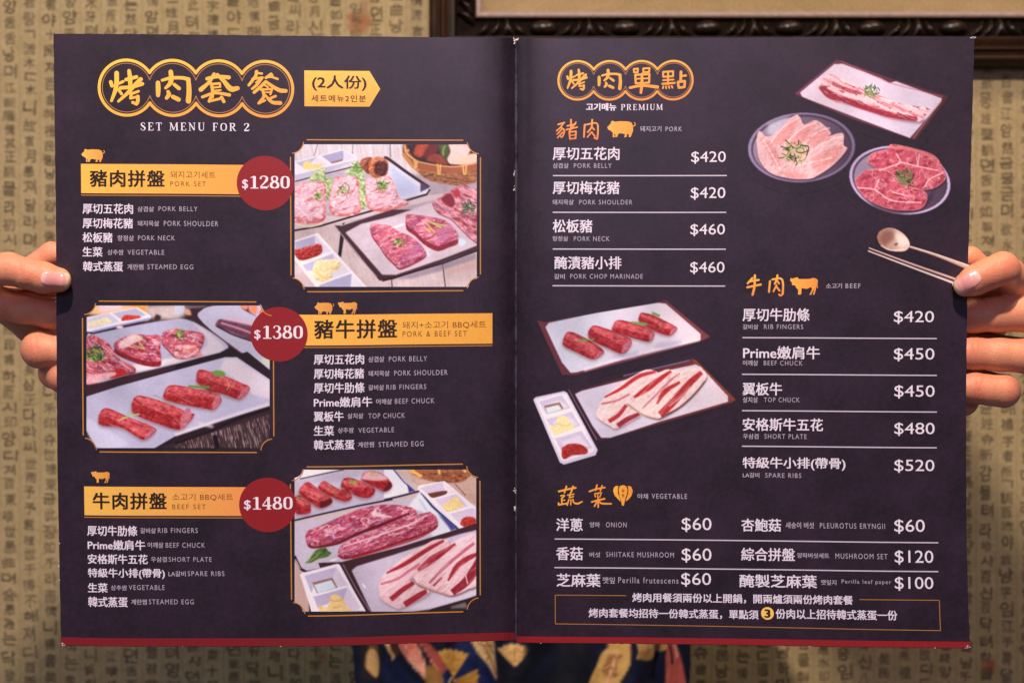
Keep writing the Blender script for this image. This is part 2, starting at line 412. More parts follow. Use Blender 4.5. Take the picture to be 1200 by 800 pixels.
# serif letters drawn with a broad pen
def arc(pts, w): return (pts, w)
SER = {
 '1': (.60, [([(.32,.05),(.32,.95)], .21), ([(.08,.17),(.30,.06)], [.05,.10]), ([(.06,.965),(.58,.965)], .07)]),
 '2': (.68, [([(.10,.27),(.13,.10),(.32,.04),(.49,.14),(.49,.33),(.34,.56),(.10,.84)], [.16,.08,.07,.16,.20,.12,.07]), ([(.08,.91),(.54,.91)], .16), ([(.57,.90),(.61,.74)], .06)]),
 '3': (.64, [([(.11,.20),(.19,.06),(.36,.05),(.47,.22),(.40,.42),(.24,.48)], [.14,.06,.07,.18,.12,.05]), ([(.24,.48),(.43,.53),(.51,.72),(.42,.93),(.2,.96),(.09,.80)], [.05,.11,.20,.13,.06,.14])]),
 '4': (.68, [([(.44,.05),(.05,.68)], .07), ([(.05,.70),(.62,.70)], .10), ([(.44,.04),(.44,.95)], .20), ([(.28,.965),(.60,.965)], .06)]),
 '8': (.66, [([(.3,.04),(.15,.13),(.15,.35),(.3,.46)], [.06,.14,.14,.08]), ([(.3,.46),(.45,.35),(.45,.13),(.3,.04)], [.08,.14,.14,.06]), ([(.3,.46),(.10,.60),(.10,.85),(.3,.96)], [.08,.18,.18,.06]), ([(.3,.96),(.50,.85),(.50,.60),(.3,.46)], [.06,.18,.18,.08])]),
 '0': (.68, [([(.3,.04),(.12,.18),(.09,.5),(.12,.82),(.3,.96)], [.05,.17,.21,.17,.05]), ([(.3,.96),(.48,.82),(.51,.5),(.48,.18),(.3,.04)], [.05,.17,.21,.17,.05])]),
 'S': (.62, [([(.48,.26),(.42,.08),(.25,.04),(.12,.16),(.15,.35),(.38,.55),(.50,.72),(.40,.93),(.22,.96),(.09,.84),(.07,.70)], [.07,.06,.06,.13,.17,.19,.16,.08,.06,.07,.08])]),
 'E': (.70, [([(.17,.05),(.17,.95)], .16), ([(.04,.045),(.56,.045)], .07), ([(.04,.955),(.58,.955)], .07), ([(.17,.48),(.42,.48)], .06), ([(.56,.04),(.56,.24)], .06), ([(.585,.96),(.60,.74)], .06), ([(.42,.38),(.42,.58)], .05)]),
 'F': (.66, [([(.17,.05),(.17,.95)], .16), ([(.04,.045),(.55,.045)], .07), ([(.04,.965),(.32,.965)], .06), ([(.17,.50),(.42,.50)], .06), ([(.55,.04),(.55,.25)], .06), ([(.42,.39),(.42,.61)], .05)]),
 'T': (.72, [([(.34,.05),(.34,.95)], .16), ([(.05,.045),(.63,.045)], .07), ([(.05,.04),(.05,.25)], .06), ([(.63,.04),(.63,.25)], .06), ([(.20,.965),(.48,.965)], .06)]),
 'M': (1.0, [([(.14,.05),(.12,.95)], .08), ([(.17,.05),(.45,.90)], .15), ([(.76,.05),(.46,.90)], .06), ([(.78,.05),(.80,.95)], .17), ([(.02,.035),(.22,.035)], .06), ([(.70,.035),(.92,.035)], .06), ([(.02,.965),(.24,.965)], .06), ([(.66,.965),(.94,.965)], .06)]),
 'N': (.84, [([(.15,.05),(.15,.95)], .07), ([(.14,.06),(.63,.92)], .15), ([(.64,.05),(.64,.95)], .07), ([(.02,.035),(.20,.035)], .06), ([(.52,.035),(.76,.035)], .06), ([(.03,.965),(.27,.965)], .06)]),
 'U': (.82, [([(.17,.04),(.17,.68),(.26,.91),(.42,.96)], [.16,.16,.12,.08]), ([(.42,.96),(.56,.88),(.62,.68),(.62,.04)], [.08,.07,.07,.07]), ([(.04,.035),(.31,.035)], .06), ([(.52,.035),(.73,.035)], .06)]),
 'O': (.80, [([(.38,.04),(.16,.18),(.10,.5),(.16,.82),(.38,.96)], [.05,.13,.16,.13,.05]), ([(.38,.96),(.60,.82),(.66,.5),(.60,.18),(.38,.04)], [.05,.13,.16,.13,.05])]),
 'P': (.70, [([(.17,.05),(.17,.95)], .16), ([(.04,.045),(.38,.045)], .07), ([(.36,.05),(.54,.12),(.54,.40),(.36,.50)], [.06,.15,.15,.06]), ([(.17,.51),(.37,.51)], .06), ([(.04,.965),(.32,.965)], .06)]),
 'R': (.80, [([(.17,.05),(.17,.95)], .16), ([(.04,.045),(.38,.045)], .07), ([(.36,.05),(.54,.12),(.54,.38),(.36,.47)], [.06,.15,.15,.06]), ([(.17,.48),(.37,.48)], .06), ([(.36,.49),(.60,.93)], [.12,.16]), ([(.56,.965),(.76,.965)], .05), ([(.04,.965),(.32,.965)], .06)]),
 'I': (.40, [([(.18,.05),(.18,.95)], .16), ([(.04,.045),(.32,.045)], .06), ([(.04,.955),(.32,.955)], .06)]),
 ' ': (.42, [])}
def serif(s, pg, parent, box, colour=WHITE, track=0.0, layer=4, name='heading_text'):
    x0, y0, x1, y1 = box; h = y1-y0; L = []; cur = 0; items = []
    for ch in s:
        adv, st = SER[ch]; items.append((cur, st)); cur += adv+track
    total = cur-track-.06; k = (x1-x0)/total
    for c0, st in items:
        for pts, w_ in st:
            L.append(([(x0+(c0+x)*k, y0+y*h) for x, y in pts], (w_*h if np.isscalar(w_) else [q*h for q in w_])))
    return strokes(name, pg, parent, L, colour, layer, cap=False)
serif('SET MENU FOR 2', PL, page_l, (164.5, 144, 292.5, 153.6), WHITE, .16, 2)
# arrow tag
poly('serving_tag', PL, page_l, [(356.7,83.2),(433,83.2),(445.6,104.2),(433,125),(356.7,125)], gy(83, 125, (250, 196, 86), (240, 172, 70)), 1)
text('(2人份)', PL, page_l, (366, 88.8, 429.3, 106.5), DARK, .35, name='tag_text')
text('세트메뉴2인분', PL, page_l, (365, 111.6, 428.8, 119.5), (70, 42, 14), .12, 1.15, name='tag_text')

PIG = [(455,612),(468,600),(482,585),(487,565),(500,562),(515,570),(560,565),(620,567),(650,575),(663,600),(665,640),(655,665),(645,690),(630,692),(632,672),(615,665),(612,690),(592,692),(600,668),(560,660),(545,665),(535,690),(520,692),(522,668),(512,665),(515,692),(500,692),(500,655),(480,640),(462,630)]
COW = [(665,178),(675,172),(685,180),(720,172),(755,162),(765,170),(770,185),(850,185),(910,183),(960,170),(1000,182),(1018,205),(1012,260),(1020,300),(1005,295),(1002,262),(990,330),(975,382),(955,385),(965,350),(972,312),(955,340),(935,382),(910,385),(935,340),(945,300),(920,290),(880,310),(810,300),(808,370),(795,385),(765,378),(768,320),(740,295),(728,265),(690,262),(685,225),(665,210)]
def icon(shape, pg, parent, box, colour, name, tail=False):
    P = np.array(shape, float); mn, mx = P.min(0), P.max(0); x0, y0, x1, y1 = box
    S = np.array([(x1-x0)/(mx[0]-mn[0]), (y1-y0)/(mx[1]-mn[1])]); Q = (P-mn)*S+[x0, y0]
    o = poly(name, pg, parent, [tuple(q) for q in Q], colour, 2)
    if tail:
        T = (np.array([(660,600),(672,604),(682,590),(674,576)], float)-mn)*S+[x0, y0]
        strokes(name+'_tail', pg, o, [([tuple(t) for t in T], 7*S[0])], colour, 2)
    return o
OR1 = vgrad(95, 125, (250, 190, 90), (232, 150, 66))
icon(PIG, PL, page_l, (95.5, 174.8, 120.5, 190), OR1, 'pig_icon', True)
icon(PIG, PL, page_l, (368.7, 354.3, 389.5, 368), vgrad(368, 392, (238, 170, 80), (226, 148, 66)), 'pig_icon', True)
icon(COW, PL, page_l, (396.2, 353.4, 418.7, 367.8), vgrad(396, 419, (240, 172, 80), (226, 148, 66)), 'cow_icon')
icon(COW, PL, page_l, (107, 551.9, 128.7, 565.5), vgrad(107, 129, (240, 172, 80), (226, 148, 66)), 'cow_icon')

def banner(box, c0, c1, bx0, bx1):
    b = grid_rect('heading_banner', PL, page_l, box, vgrad(box[0], box[2], c0, c1), 1)
    strokes('banner_rule', PL, page_l, [([(box[0], box[3]+2.3), (box[2], box[3]+2.3)], 1.0)], (188, 128, 52), 1, cap=False)
    return b
def badge(cx, cy, r, dbox, nbox, num):
    pts = [(cx+r*1.02*math.cos(t), cy+r*.97*math.sin(t)) for t in np.linspace(0, 2*math.pi, 64, endpoint=False)]
    b = poly('price_badge', PL, page_l, pts, (142, 28, 34), 3)
    text('$', PL, b, dbox, WHITE, .2, layer=4, name='price_text')
    serif(num, PL, b, nbox, (240, 230, 240), .02, 4, 'price_text')
b1 = banner((95, 192.6, 300, 227), (246, 190, 80), (238, 164, 76), 0, 0)
text('豬肉拼盤', PL, b1, (105.7, 199.6, 192.5, 218.9), DARK, .5, 1.1, name='heading_text')
text('돼지고기세트', PL, b1, (199.7, 200.8, 252.5, 209), BROWN, 0, 1.05, name='heading_text')
text('PORK SET', PL, b1, (199.7, 212.8, 241.2, 218.3), BROWN, 0, 1.3, name='heading_text')
badge(311, 214.7, 32.9, (284, 210.3, 290.6, 222.3), (292.4, 206, 340, 221.2), '1280')
b2 = banner((340, 368, 577, 403.8), (246, 186, 78), (236, 168, 66), 0, 0)
text('豬牛拼盤', PL, b2, (368.7, 374.6, 465, 396.3), DARK, .5, 1.1, name='heading_text')
text('돼지+소고기 BBQ세트', PL, b2, (471.8, 376.2, 569.5, 385.2), BROWN, 0, 1.05, name='heading_text')
text('PORK & BEEF SET', PL, b2, (471.8, 387.7, 547, 394.2), BROWN, 0, 1.3, name='heading_text')
badge(327, 391.6, 32.9, (298.2, 386.4, 305.2, 398.2), (307.3, 381.2, 355.4, 396.9), '1380')
b3 = banner((98.8, 570.2, 300, 603.9), (242, 190, 86), (236, 150, 82), 0, 0)
text('牛肉拼盤', PL, b3, (109, 577.1, 195, 596.3), DARK, .5, 1.1, name='heading_text')
text('소고기 BBQ세트', PL, b3, (202, 578, 273.2, 586.4), BROWN, 0, 1.05, name='heading_text')
text('BEEF SET', PL, b3, (202, 590.5, 241.2, 596.2), BROWN, 0, 1.3, name='heading_text')
badge(313.8, 591.3, 32.9, (286.2, 585.6, 293.8, 597.7), (295.4, 581.4, 343.4, 596.6), '1480')

def row(pg, par, o, s, cn, ko, en, bold=.22):
    ox, oy = o
    for spec, colr, bd, tr, nm in ((cn, WHITE, bold, 1.0, 'item_name'), (ko, GREY, .10, 1.0, 'item_note'), (en, GREY, .0, 1.22, 'item_note')):
        if spec:
            t, x0, y0, x1, y1 = spec
            text(t, pg, par, (ox+x0/4, oy+y0/4, ox+x1/4, oy+y1/4), colr, bd, tr, name=nm)
R = row
A = (60, 220)
for cn, ko, en in [
 (('厚切五花肉',148,75,383,122), ('삼겹살',405,88,482,112), ('PORK BELLY',503,88,686,110)),
 (('厚切梅花豬',148,143,383,190), ('돼지목살',405,155,506,180), ('PORK SHOULDER',528,156,783,180)),
 (('松板豬',148,210,287,256), ('항정살',311,223,388,249), ('PORK NECK',407,224,580,247)),
 (('生菜',148,278,240,323), ('상추쌈',264,290,339,315), ('VEGETABLE',358,291,530,314)),
 (('韓式蒸蛋',150,346,336,392), ('계란찜',357,358,432,384), ('STEAMED EGG',451,359,666,382))]: R(PL, page_l, A, 4, cn, ko, en)
A = (330, 400)
for cn, ko, en in [
 (('厚切五花肉',152,60,386,107), ('삼겹살',407,70,481,96), ('PORK BELLY',503,69,682,93)),
 (('厚切梅花豬',152,127,386,174), ('돼지목살',407,137,506,162), ('PORK SHOULDER',528,134,778,158)),
 (('厚切牛肋條',152,193,388,241), ('갈비살',407,203,480,228), ('RIB FINGERS',491,201,678,224)),
 (('Prime嫩肩牛',152,260,424,307), ('어깨살',443,268,517,294), ('BEEF CHUCK',531,266,716,290)),
 (('翼板牛',152,328,290,374), ('살치살',309,336,383,361), ('TOP CHUCK',407,335,578,359)),
 (('生菜',152,395,245,441), ('상추쌈',264,403,338,428), ('VEGETABLE',360,403,527,426)),
 (('韓式蒸蛋',152,461,341,507), ('계란찜',358,470,433,495), ('STEAMED EGG',455,468,666,492))]: R(PL, page_l, A, 4, cn, ko, en)
A = (60, 580)
for cn, ko, en in [
 (('厚切牛肋條',170,143,403,190), ('갈비살',418,153,491,178), ('RIB FINGERS',500,153,687,176)),
 (('Prime嫩肩牛',172,210,440,256), ('어깨살',452,220,526,246), ('BEEF CHUCK',537,222,721,245)),
 (('安格斯牛五花',172,277,452,322), ('우삼겹',468,288,542,312), ('SHORT PLATE',551,289,752,311)),
 (('特級牛小排(帶骨)',173,343,532,391), ('LA갈비',550,355,630,380), ('SPARE RIBS',640,355,812,378)),
 (('生菜',173,411,264,455), ('상추쌈',280,421,355,445), ('VEGETABLE',364,420,532,443)),
 (('韓式蒸蛋',174,476,358,523), ('계란찜',375,487,448,512), ('STEAMED EGG',458,487,669,510))]: R(PL, page_l, A, 4, cn, ko, en)

def photo_frame(x0, y0, x1, y1):
    """thin gold rules with scooped corners; x0.. are the rule positions"""
    g = 19; r = 15; L = []
    L += [([(x0+g, y0), (x1-g-1, y0)], 1.3), ([(x0+g, y1), (x1-g-1, y1)], 1.3), ([(x0, y0+g+1), (x0, y1-g)], 1.3), ([(x1, y0+g+1), (x1, y1-g)], 1.3)]
    for cx, cy, a in ((x0+.5, y0+1, 0), (x1-.5, y0+1, 90), (x1-.5, y1-1, 180), (x0+.5, y1-1, 270)):
        th = np.radians(np.linspace(a+6, a+84, 12)); L.append(([(cx+r*math.cos(t), cy+r*math.sin(t)) for t in th], 1.1))
    strokes('photo_rule', PL, page_l, L, (196, 134, 56), 2, cap=False)
photo_frame(340.8, 164.3, 563, 341.3)
photo_frame(97, 353.2, 320.6, 529.6)
photo_frame(341, 545.3, 562.6, 719)

# ------------------------------------------------------------------ right page print
G_R = gy(70, 118, (250, 192, 74), (230, 140, 62), 650, 815, .4)
title_ring(PR, page_r, 677, 94.4, 23.8, 37.35, 2.5, .8, 3.9, G_R)
def refit(L, box):
    allp = np.array([p for pts, _ in L for p in pts]); mn, mx = allp.min(0), allp.max(0); x0, y0, x1, y1 = box
    S = np.array([(x1-x0)/(mx[0]-mn[0]), (y1-y0)/(mx[1]-mn[1])]); k = S.mean()
    return [([tuple((np.array(p)-mn)*S+[x0, y0]) for p in pts], (w_*k if np.isscalar(w_) else [q*k for q in w_])) for pts, w_ in L]
H4 = (645, 60, 6.857)
DAN = ZL(*H4, [([(670,145),(702,142)], 15), ([(702,142),(700,172)], 15), ([(700,172),(672,172)], 15), ([(672,172),(669,146)], 15),
 ([(745,141),(795,138)], 15), ([(795,138),(792,170)], 15), ([(792,170),(747,171)], 15), ([(747,171),(745,141)], 15),
 ([(682,192),(795,187)], 17), ([(795,187),(793,255)], 17), ([(793,255),(686,260)], 17), ([(686,260),(681,193)], 17), ([(690,224),(788,220)], 13),
 ([(640,295),(740,278),(860,290)], [22,22,28]), ([(735,185),(735,260),(728,335)], [20,24,22])])
DIAN = ZL(*H4, [([(905,168),(985,163)], 16), ([(985,163),(985,203)], 16), ([(985,203),(906,207)], 16), ([(906,207),(905,168)], 16), ([(945,165),(945,268)], 16), ([(905,235),(990,230)], 14),
 ([(900,264),(998,257)], 17), ([(908,284),(904,300)], 14), ([(930,284),(931,300)], 14), ([(953,283),(956,298)], 14), ([(975,281),(981,296)], 14),
 ([(1048,168),(1047,238)], 22), ([(1050,202),(1088,198)], 18), ([(1025,250),(1080,243)], 20), ([(1080,243),(1078,290)], 20), ([(1078,290),(1032,296)], 20), ([(1032,296),(1024,250)], 20)])
for L in (refit(KAO, (664.8, 82, 687.5, 105.5)), refit(ROU, (702, 82.5, 727, 104)), DAN, DIAN): strokes('title_character', PR, page_r, L, G_R)
text('고기메뉴', PR, page_r, (687, 121.3, 722, 129.8), WHITE, .35, name='heading_text')
serif('PREMIUM', PR, page_r, (727.5, 122.2, 776.5, 129.4), WHITE, .13, 2)
ORG = gy(138, 165, (246, 168, 74), (232, 128, 66))
ZHU = ZL(*H4, [([(62,590),(112,575)], 13), ([(105,578),(80,615),(50,640)], 12), ([(82,612),(112,640),(95,690),(78,682)], 13), ([(92,628),(55,668)], 11), ([(98,652),(58,697)], 11), ([(135,602),(200,588)], 13),
 ([(165,552),(165,620)], 14), ([(128,632),(215,612)], 13), ([(205,572),(150,650)], 12), ([(152,652),(205,645)], 13), ([(205,645),(203,700)], 14), ([(203,702),(157,706)], 13), ([(157,706),(152,652)], 13), ([(157,678),(200,674)], 9)])
ROU2 = ZL(*H4, [([(275,592),(270,690)], 15), ([(285,592),(370,580),(382,640),(376,706)], [13,13,15,15]), ([(376,708),(354,698)], 13), ([(335,552),(330,612),(300,652)], 14), ([(335,612),(352,632)], 13), ([(330,652),(298,692)], 12), ([(332,652),(358,686)], 13)])
for L in (ZHU, ROU2): strokes('section_character', PR, page_r, L, ORG)
icon(PIG, PR, page_r, (711.6, 141.7, 742, 161), vgrad(711, 744, (250, 182, 80), (238, 160, 62)), 'pig_icon', True)
text('돼지고기', PR, page_r, (750.2, 148, 775, 154.3), GREY, .1, name='item_note')
text('PORK', PR, page_r, (780, 148.6, 799, 154), GREY, .06, 1.3, name='item_note')
ORG2 = gy(322, 348, (250, 186, 84), (240, 140, 66))
NIU = ZL(865, 310, 10.909, [([(180,172),(122,240)], 26), ([(140,217),(262,196)], 27), ([(118,290),(288,255)], 28), ([(212,138),(208,280),(186,385)], [28,30,30])])
ROU3 = ZL(865, 310, 10.909, [([(406,212),(395,350)], 26), ([(435,190),(540,178),(572,235),(572,370)], [24,26,26,28]), ([(570,376),(545,396),(525,382)], 24), ([(500,138),(492,190),(468,245)], 26), ([(500,212),(522,242)], 22), ([(490,262),(452,343)], 22), ([(492,285),(530,333)], 24)])
for L in (NIU, ROU3): strokes('section_character', PR, page_r, L, ORG2)
icon(COW, PR, page_r, (926, 324.8, 958.6, 345.4), vgrad(926, 960, (250, 182, 74), (238, 148, 66)), 'cow_icon')
text('소고기', PR, page_r, (968, 332, 986.5, 338), GREY, .1, name='item_note')
text('BEEF', PR, page_r, (990.8, 332.3, 1008.3, 337.6), GREY, .06, 1.3, name='item_note')
ORG3 = vgrad(650, 720, (248, 176, 70), (238, 148, 64))
SHU = ZL(645, 560, 10, [([(98,155),(200,130),(296,112)], 22), ([(188,95),(165,168)], 20), ([(265,95),(245,160)], 20), ([(122,205),(165,202),(130,240)], 17), ([(132,232),(135,308)], 17), ([(135,262),(170,255)], 13), ([(95,292),(98,312)], 20), ([(98,312),(188,295)], 19),
 ([(200,198),(275,185)], 15), ([(236,168),(222,228)], 15), ([(222,228),(270,214)], 14), ([(216,250),(196,315)], 17), ([(240,250),(238,310)], 15), ([(262,245),(275,285),(320,296),(372,272)], [16,18,22,16])])
CAI = ZL(645, 560, 10, [([(458,155),(540,127),(638,108)], 20), ([(546,80),(530,140)], 19), ([(606,88),(585,145)], 19), ([(520,180),(600,168)], 15), ([(520,190),(528,218)], 15), ([(556,182),(552,215)], 13), ([(592,185),(578,218)], 15), ([(560,225),(560,338)], 20), ([(485,278),(560,256),(635,240)], 21), ([(545,272),(517,328)], 19), ([(562,262),(602,294),(712,298)], [18,22,20])])
for L in (SHU, CAI): strokes('section_character', PR, page_r, L, ORG3)
z5 = Z(645, 560, 10)
vc = vgrad(718, 742, (252, 182, 62), (236, 152, 56))
cab = poly('cabbage_icon', PR, page_r, z5([(735,150),(742,115),(758,95),(780,88),(797,92),(790,130),(792,180),(808,225),(825,275),(790,243),(752,200)]), vc, 2)
poly('cabbage_icon', PR, cab, z5([(800,130),(815,92),(850,80),(886,92),(903,130),(900,180),(880,230),(868,280),(862,320),(838,320),(830,270),(808,210)]), vc, 2)
poly('cabbage_icon', PR, cab, z5([(905,93),(925,90),(950,102),(965,150),(952,200),(920,245),(878,275),(895,225),(912,180),(914,130)]), vc, 2)
strokes('cabbage_vein', PR, cab, ZL(645, 560, 10, [([(850,125),(850,165)], 7), ([(836,140),(850,155),(866,140)], 6), ([(850,180),(850,225)], 7), ([(836,190),(850,208),(866,190)], 6)]), (110, 60, 20), 3)
text('야채', PR, page_r, (747, 578, 759.3, 584.3), GREY, .1, name='item_note')
text('VEGETABLE', PR, page_r, (763.7, 578.2, 805, 584), GREY, .06, 1.3, name='item_note')
def price(s, box): text(s, PR, page_r, box, (236, 226, 242), 0, name='price_text')
def rule(x0, x1, y): strokes('rule', PR, page_r, [([(x0, y), ((x0+x1)/2, y), (x1, y)], 1.35)], (206, 196, 212), 2, cap=False, smooth=False)
def rrow(o, cn, ko, en, pr, ln):
    row(PR, page_r, o, 4, cn, ko, en, .25)
    if pr: price(pr[0], (o[0]+pr[1]/4, o[1]+pr[2]/4, o[0]+pr[3]/4, o[1]+pr[4]/4))
    if ln: rule(o[0]+ln[0]/4, o[0]+ln[1]/4, o[1]+ln[2]/4)
B = (600, 30)
rrow(B, ('厚切五花肉',192,570,503,630), ('삼겹살',192,645,265,669), ('PORK BELLY',290,646,467,668), ('$420',840,590,1002,648), (192,1007,704))
B = (600, 200)
rrow(B, ('厚切梅花豬',192,50,503,110), ('돼지목살',190,136,289,160), ('PORK SHOULDER',315,137,564,159), ('$420',838,78,1000,137), (191,1004,196))
rrow(B, ('松板豬',192,229,376,290), ('항정살',190,307,263,330), ('PORK NECK',290,308,457,330), ('$460',836,250,998,307), (191,1002,368))
rrow(B, ('醃漬豬小排',200,402,512,461), ('갈비',198,484,247,508), ('PORK CHOP MARINADE',273,484,613,506), ('$460',835,427,996,485), (190,999,540))
B = (850, 220)
rrow(B, ('厚切牛肋條',82,565,394,625), ('갈비살',82,640,154,663), ('RIB FINGERS',181,640,365,662), ('$420',790,577,978,638), (80,991,704))
B = (850, 400)
rrow(B, ('Prime嫩肩牛',84,22,442,82), ('어깨살',82,88,153,113), ('BEEF CHUCK',180,90,362,112), ('$450',790,31,980,93), (78,991,156))
rrow(B, ('翼板牛',82,193,265,252), ('살치살',82,260,152,286), ('TOP CHUCK',181,262,348,284), ('$450',792,205,981,267), (78,991,327))
rrow(B, ('安格斯牛五花',82,360,457,419), ('우삼겹',83,432,155,456), ('SHORT PLATE',183,433,381,456), ('$480',792,380,981,442), (78,991,494))
rrow(B, ('特級牛小排(帶骨)',82,543,562,602), ('LA갈비',82,614,159,637), ('SPARE RIBS',187,616,356,638), ('$520',792,553,980,615), None)
B = (600, 560)
rrow(B, ('洋蔥',208,188,331,248), ('양파',364,205,412,230), ('ONION',440,206,537,230), ('$60',795,185,935,252), None)
rrow(B, ('香菇',208,322,331,383), ('버섯',363,346,413,370), ('SHIITAKE MUSHROOM',441,346,759,370), ('$60',795,328,935,395), None)
rrow(B, ('芝麻葉',210,447,414,508), ('깻잎',424,463,482,493), ('Perilla frutescens',498,464,780,492), ('$60',793,443,933,508), None)
B = (850, 560)
rrow(B, ('杏鮑菇',76,190,260,249), ('새송이 버섯',283,206,415,235), ('PLEUROTUS ERYNGII',443,211,748,236), ('$60',792,193,935,260), None)
rrow(B, ('綜合拼盤',75,327,325,387), ('양파버섯세트',337,350,486,374), ('MUSHROOM SET',516,353,760,378), ('$120',794,338,975,405), None)
rrow(B, ('醃製芝麻葉',67,452,428,512), ('깻잎지',448,476,520,500), ('Perilla leaf paper',545,475,777,500), ('$100',794,462,975,527), None)
rule(650, 1099.5, 633); rule(649.7, 1099.5, 666.6)
NB = (226, 216, 236)
text('烤肉用餐須兩份以上開鍋，開兩爐須兩份烤肉套餐', PR, page_r, (741.2, 695.6, 999.2, 706.4), NB, .24, name='notice_text')
text('烤肉套餐均招待一份韓式蒸蛋，單點須', PR, page_r, (690, 713.2, 888.7, 724), NB, .24, name='notice_text')
text('份肉以上招待韓式蒸蛋一份', PR, page_r, (909.2, 714, 1051.2, 725.4), NB, .24, name='notice_text')
dot = poly('number_dot', PR, page_r, [(899.3+7.5*math.cos(t), 718.2+7.4*math.sin(t)) for t in np.linspace(0, 2*math.pi, 40, endpoint=False)], (250, 204, 104), 2)
text('3', PR, dot, (896.3, 713.6, 902.4, 722.9), DARK, .5, layer=3, name='number_text')
strokes('notice_rule', PR, page_r, [([(733.7, 699), (650.7, 699)], .9), ([(650.7, 699), (650.7, 732.6)], .9), ([(650.7, 732.8), (880, 734), (1101.3, 735.2)], .9), ([(1101.3, 735), (1101.3, 700)], .9), ([(1101.3, 700), (1007.5, 700)], .9)], (172, 118, 56), 2, cap=False, smooth=False)

# ------------------------------------------------------------------ printed food pictures: a small painter working on colour samples
def lattice(X, Y, seed):
    xi = np.floor(X).astype(np.int64); yi = np.floor(Y).astype(np.int64); fx = X-xi; fy = Y-yi
    def h(a, b):
        n = (a*374761393+b*668265263+seed*974711) & 0xffffffff; n = ((n ^ (n >> 13))*1274126177) & 0xffffffff; return ((n ^ (n >> 16)) & 0xffff)/65535.0
    sx = fx*fx*(3-2*fx); sy = fy*fy*(3-2*fy)
    return (h(xi, yi)*(1-sx)+h(xi+1, yi)*sx)*(1-sy)+(h(xi, yi+1)*(1-sx)+h(xi+1, yi+1)*sx)*sy
def fbm(X, Y, seed, oct=4):
    s = 0; a = .5; t = 0
    for i in range(oct): s = s+a*lattice(X*2**i, Y*2**i, seed+i*7); t += a; a *= .55
    return s/t
def blur1(A, r):
    if r <= 0.05: return A
    k = max(1, int(r*2.5)); g = np.exp(-.5*(np.arange(-k, k+1)/r)**2); g /= g.sum()
    for ax in (0, 1):
        P = np.concatenate([np.repeat(A.take([0], ax), k, ax), A, np.repeat(A.take([-1], ax), k, ax)], ax)
        A = sum(g[i]*np.take(P, range(i, i+A.shape[ax]), ax) for i in range(2*k+1))
    return A
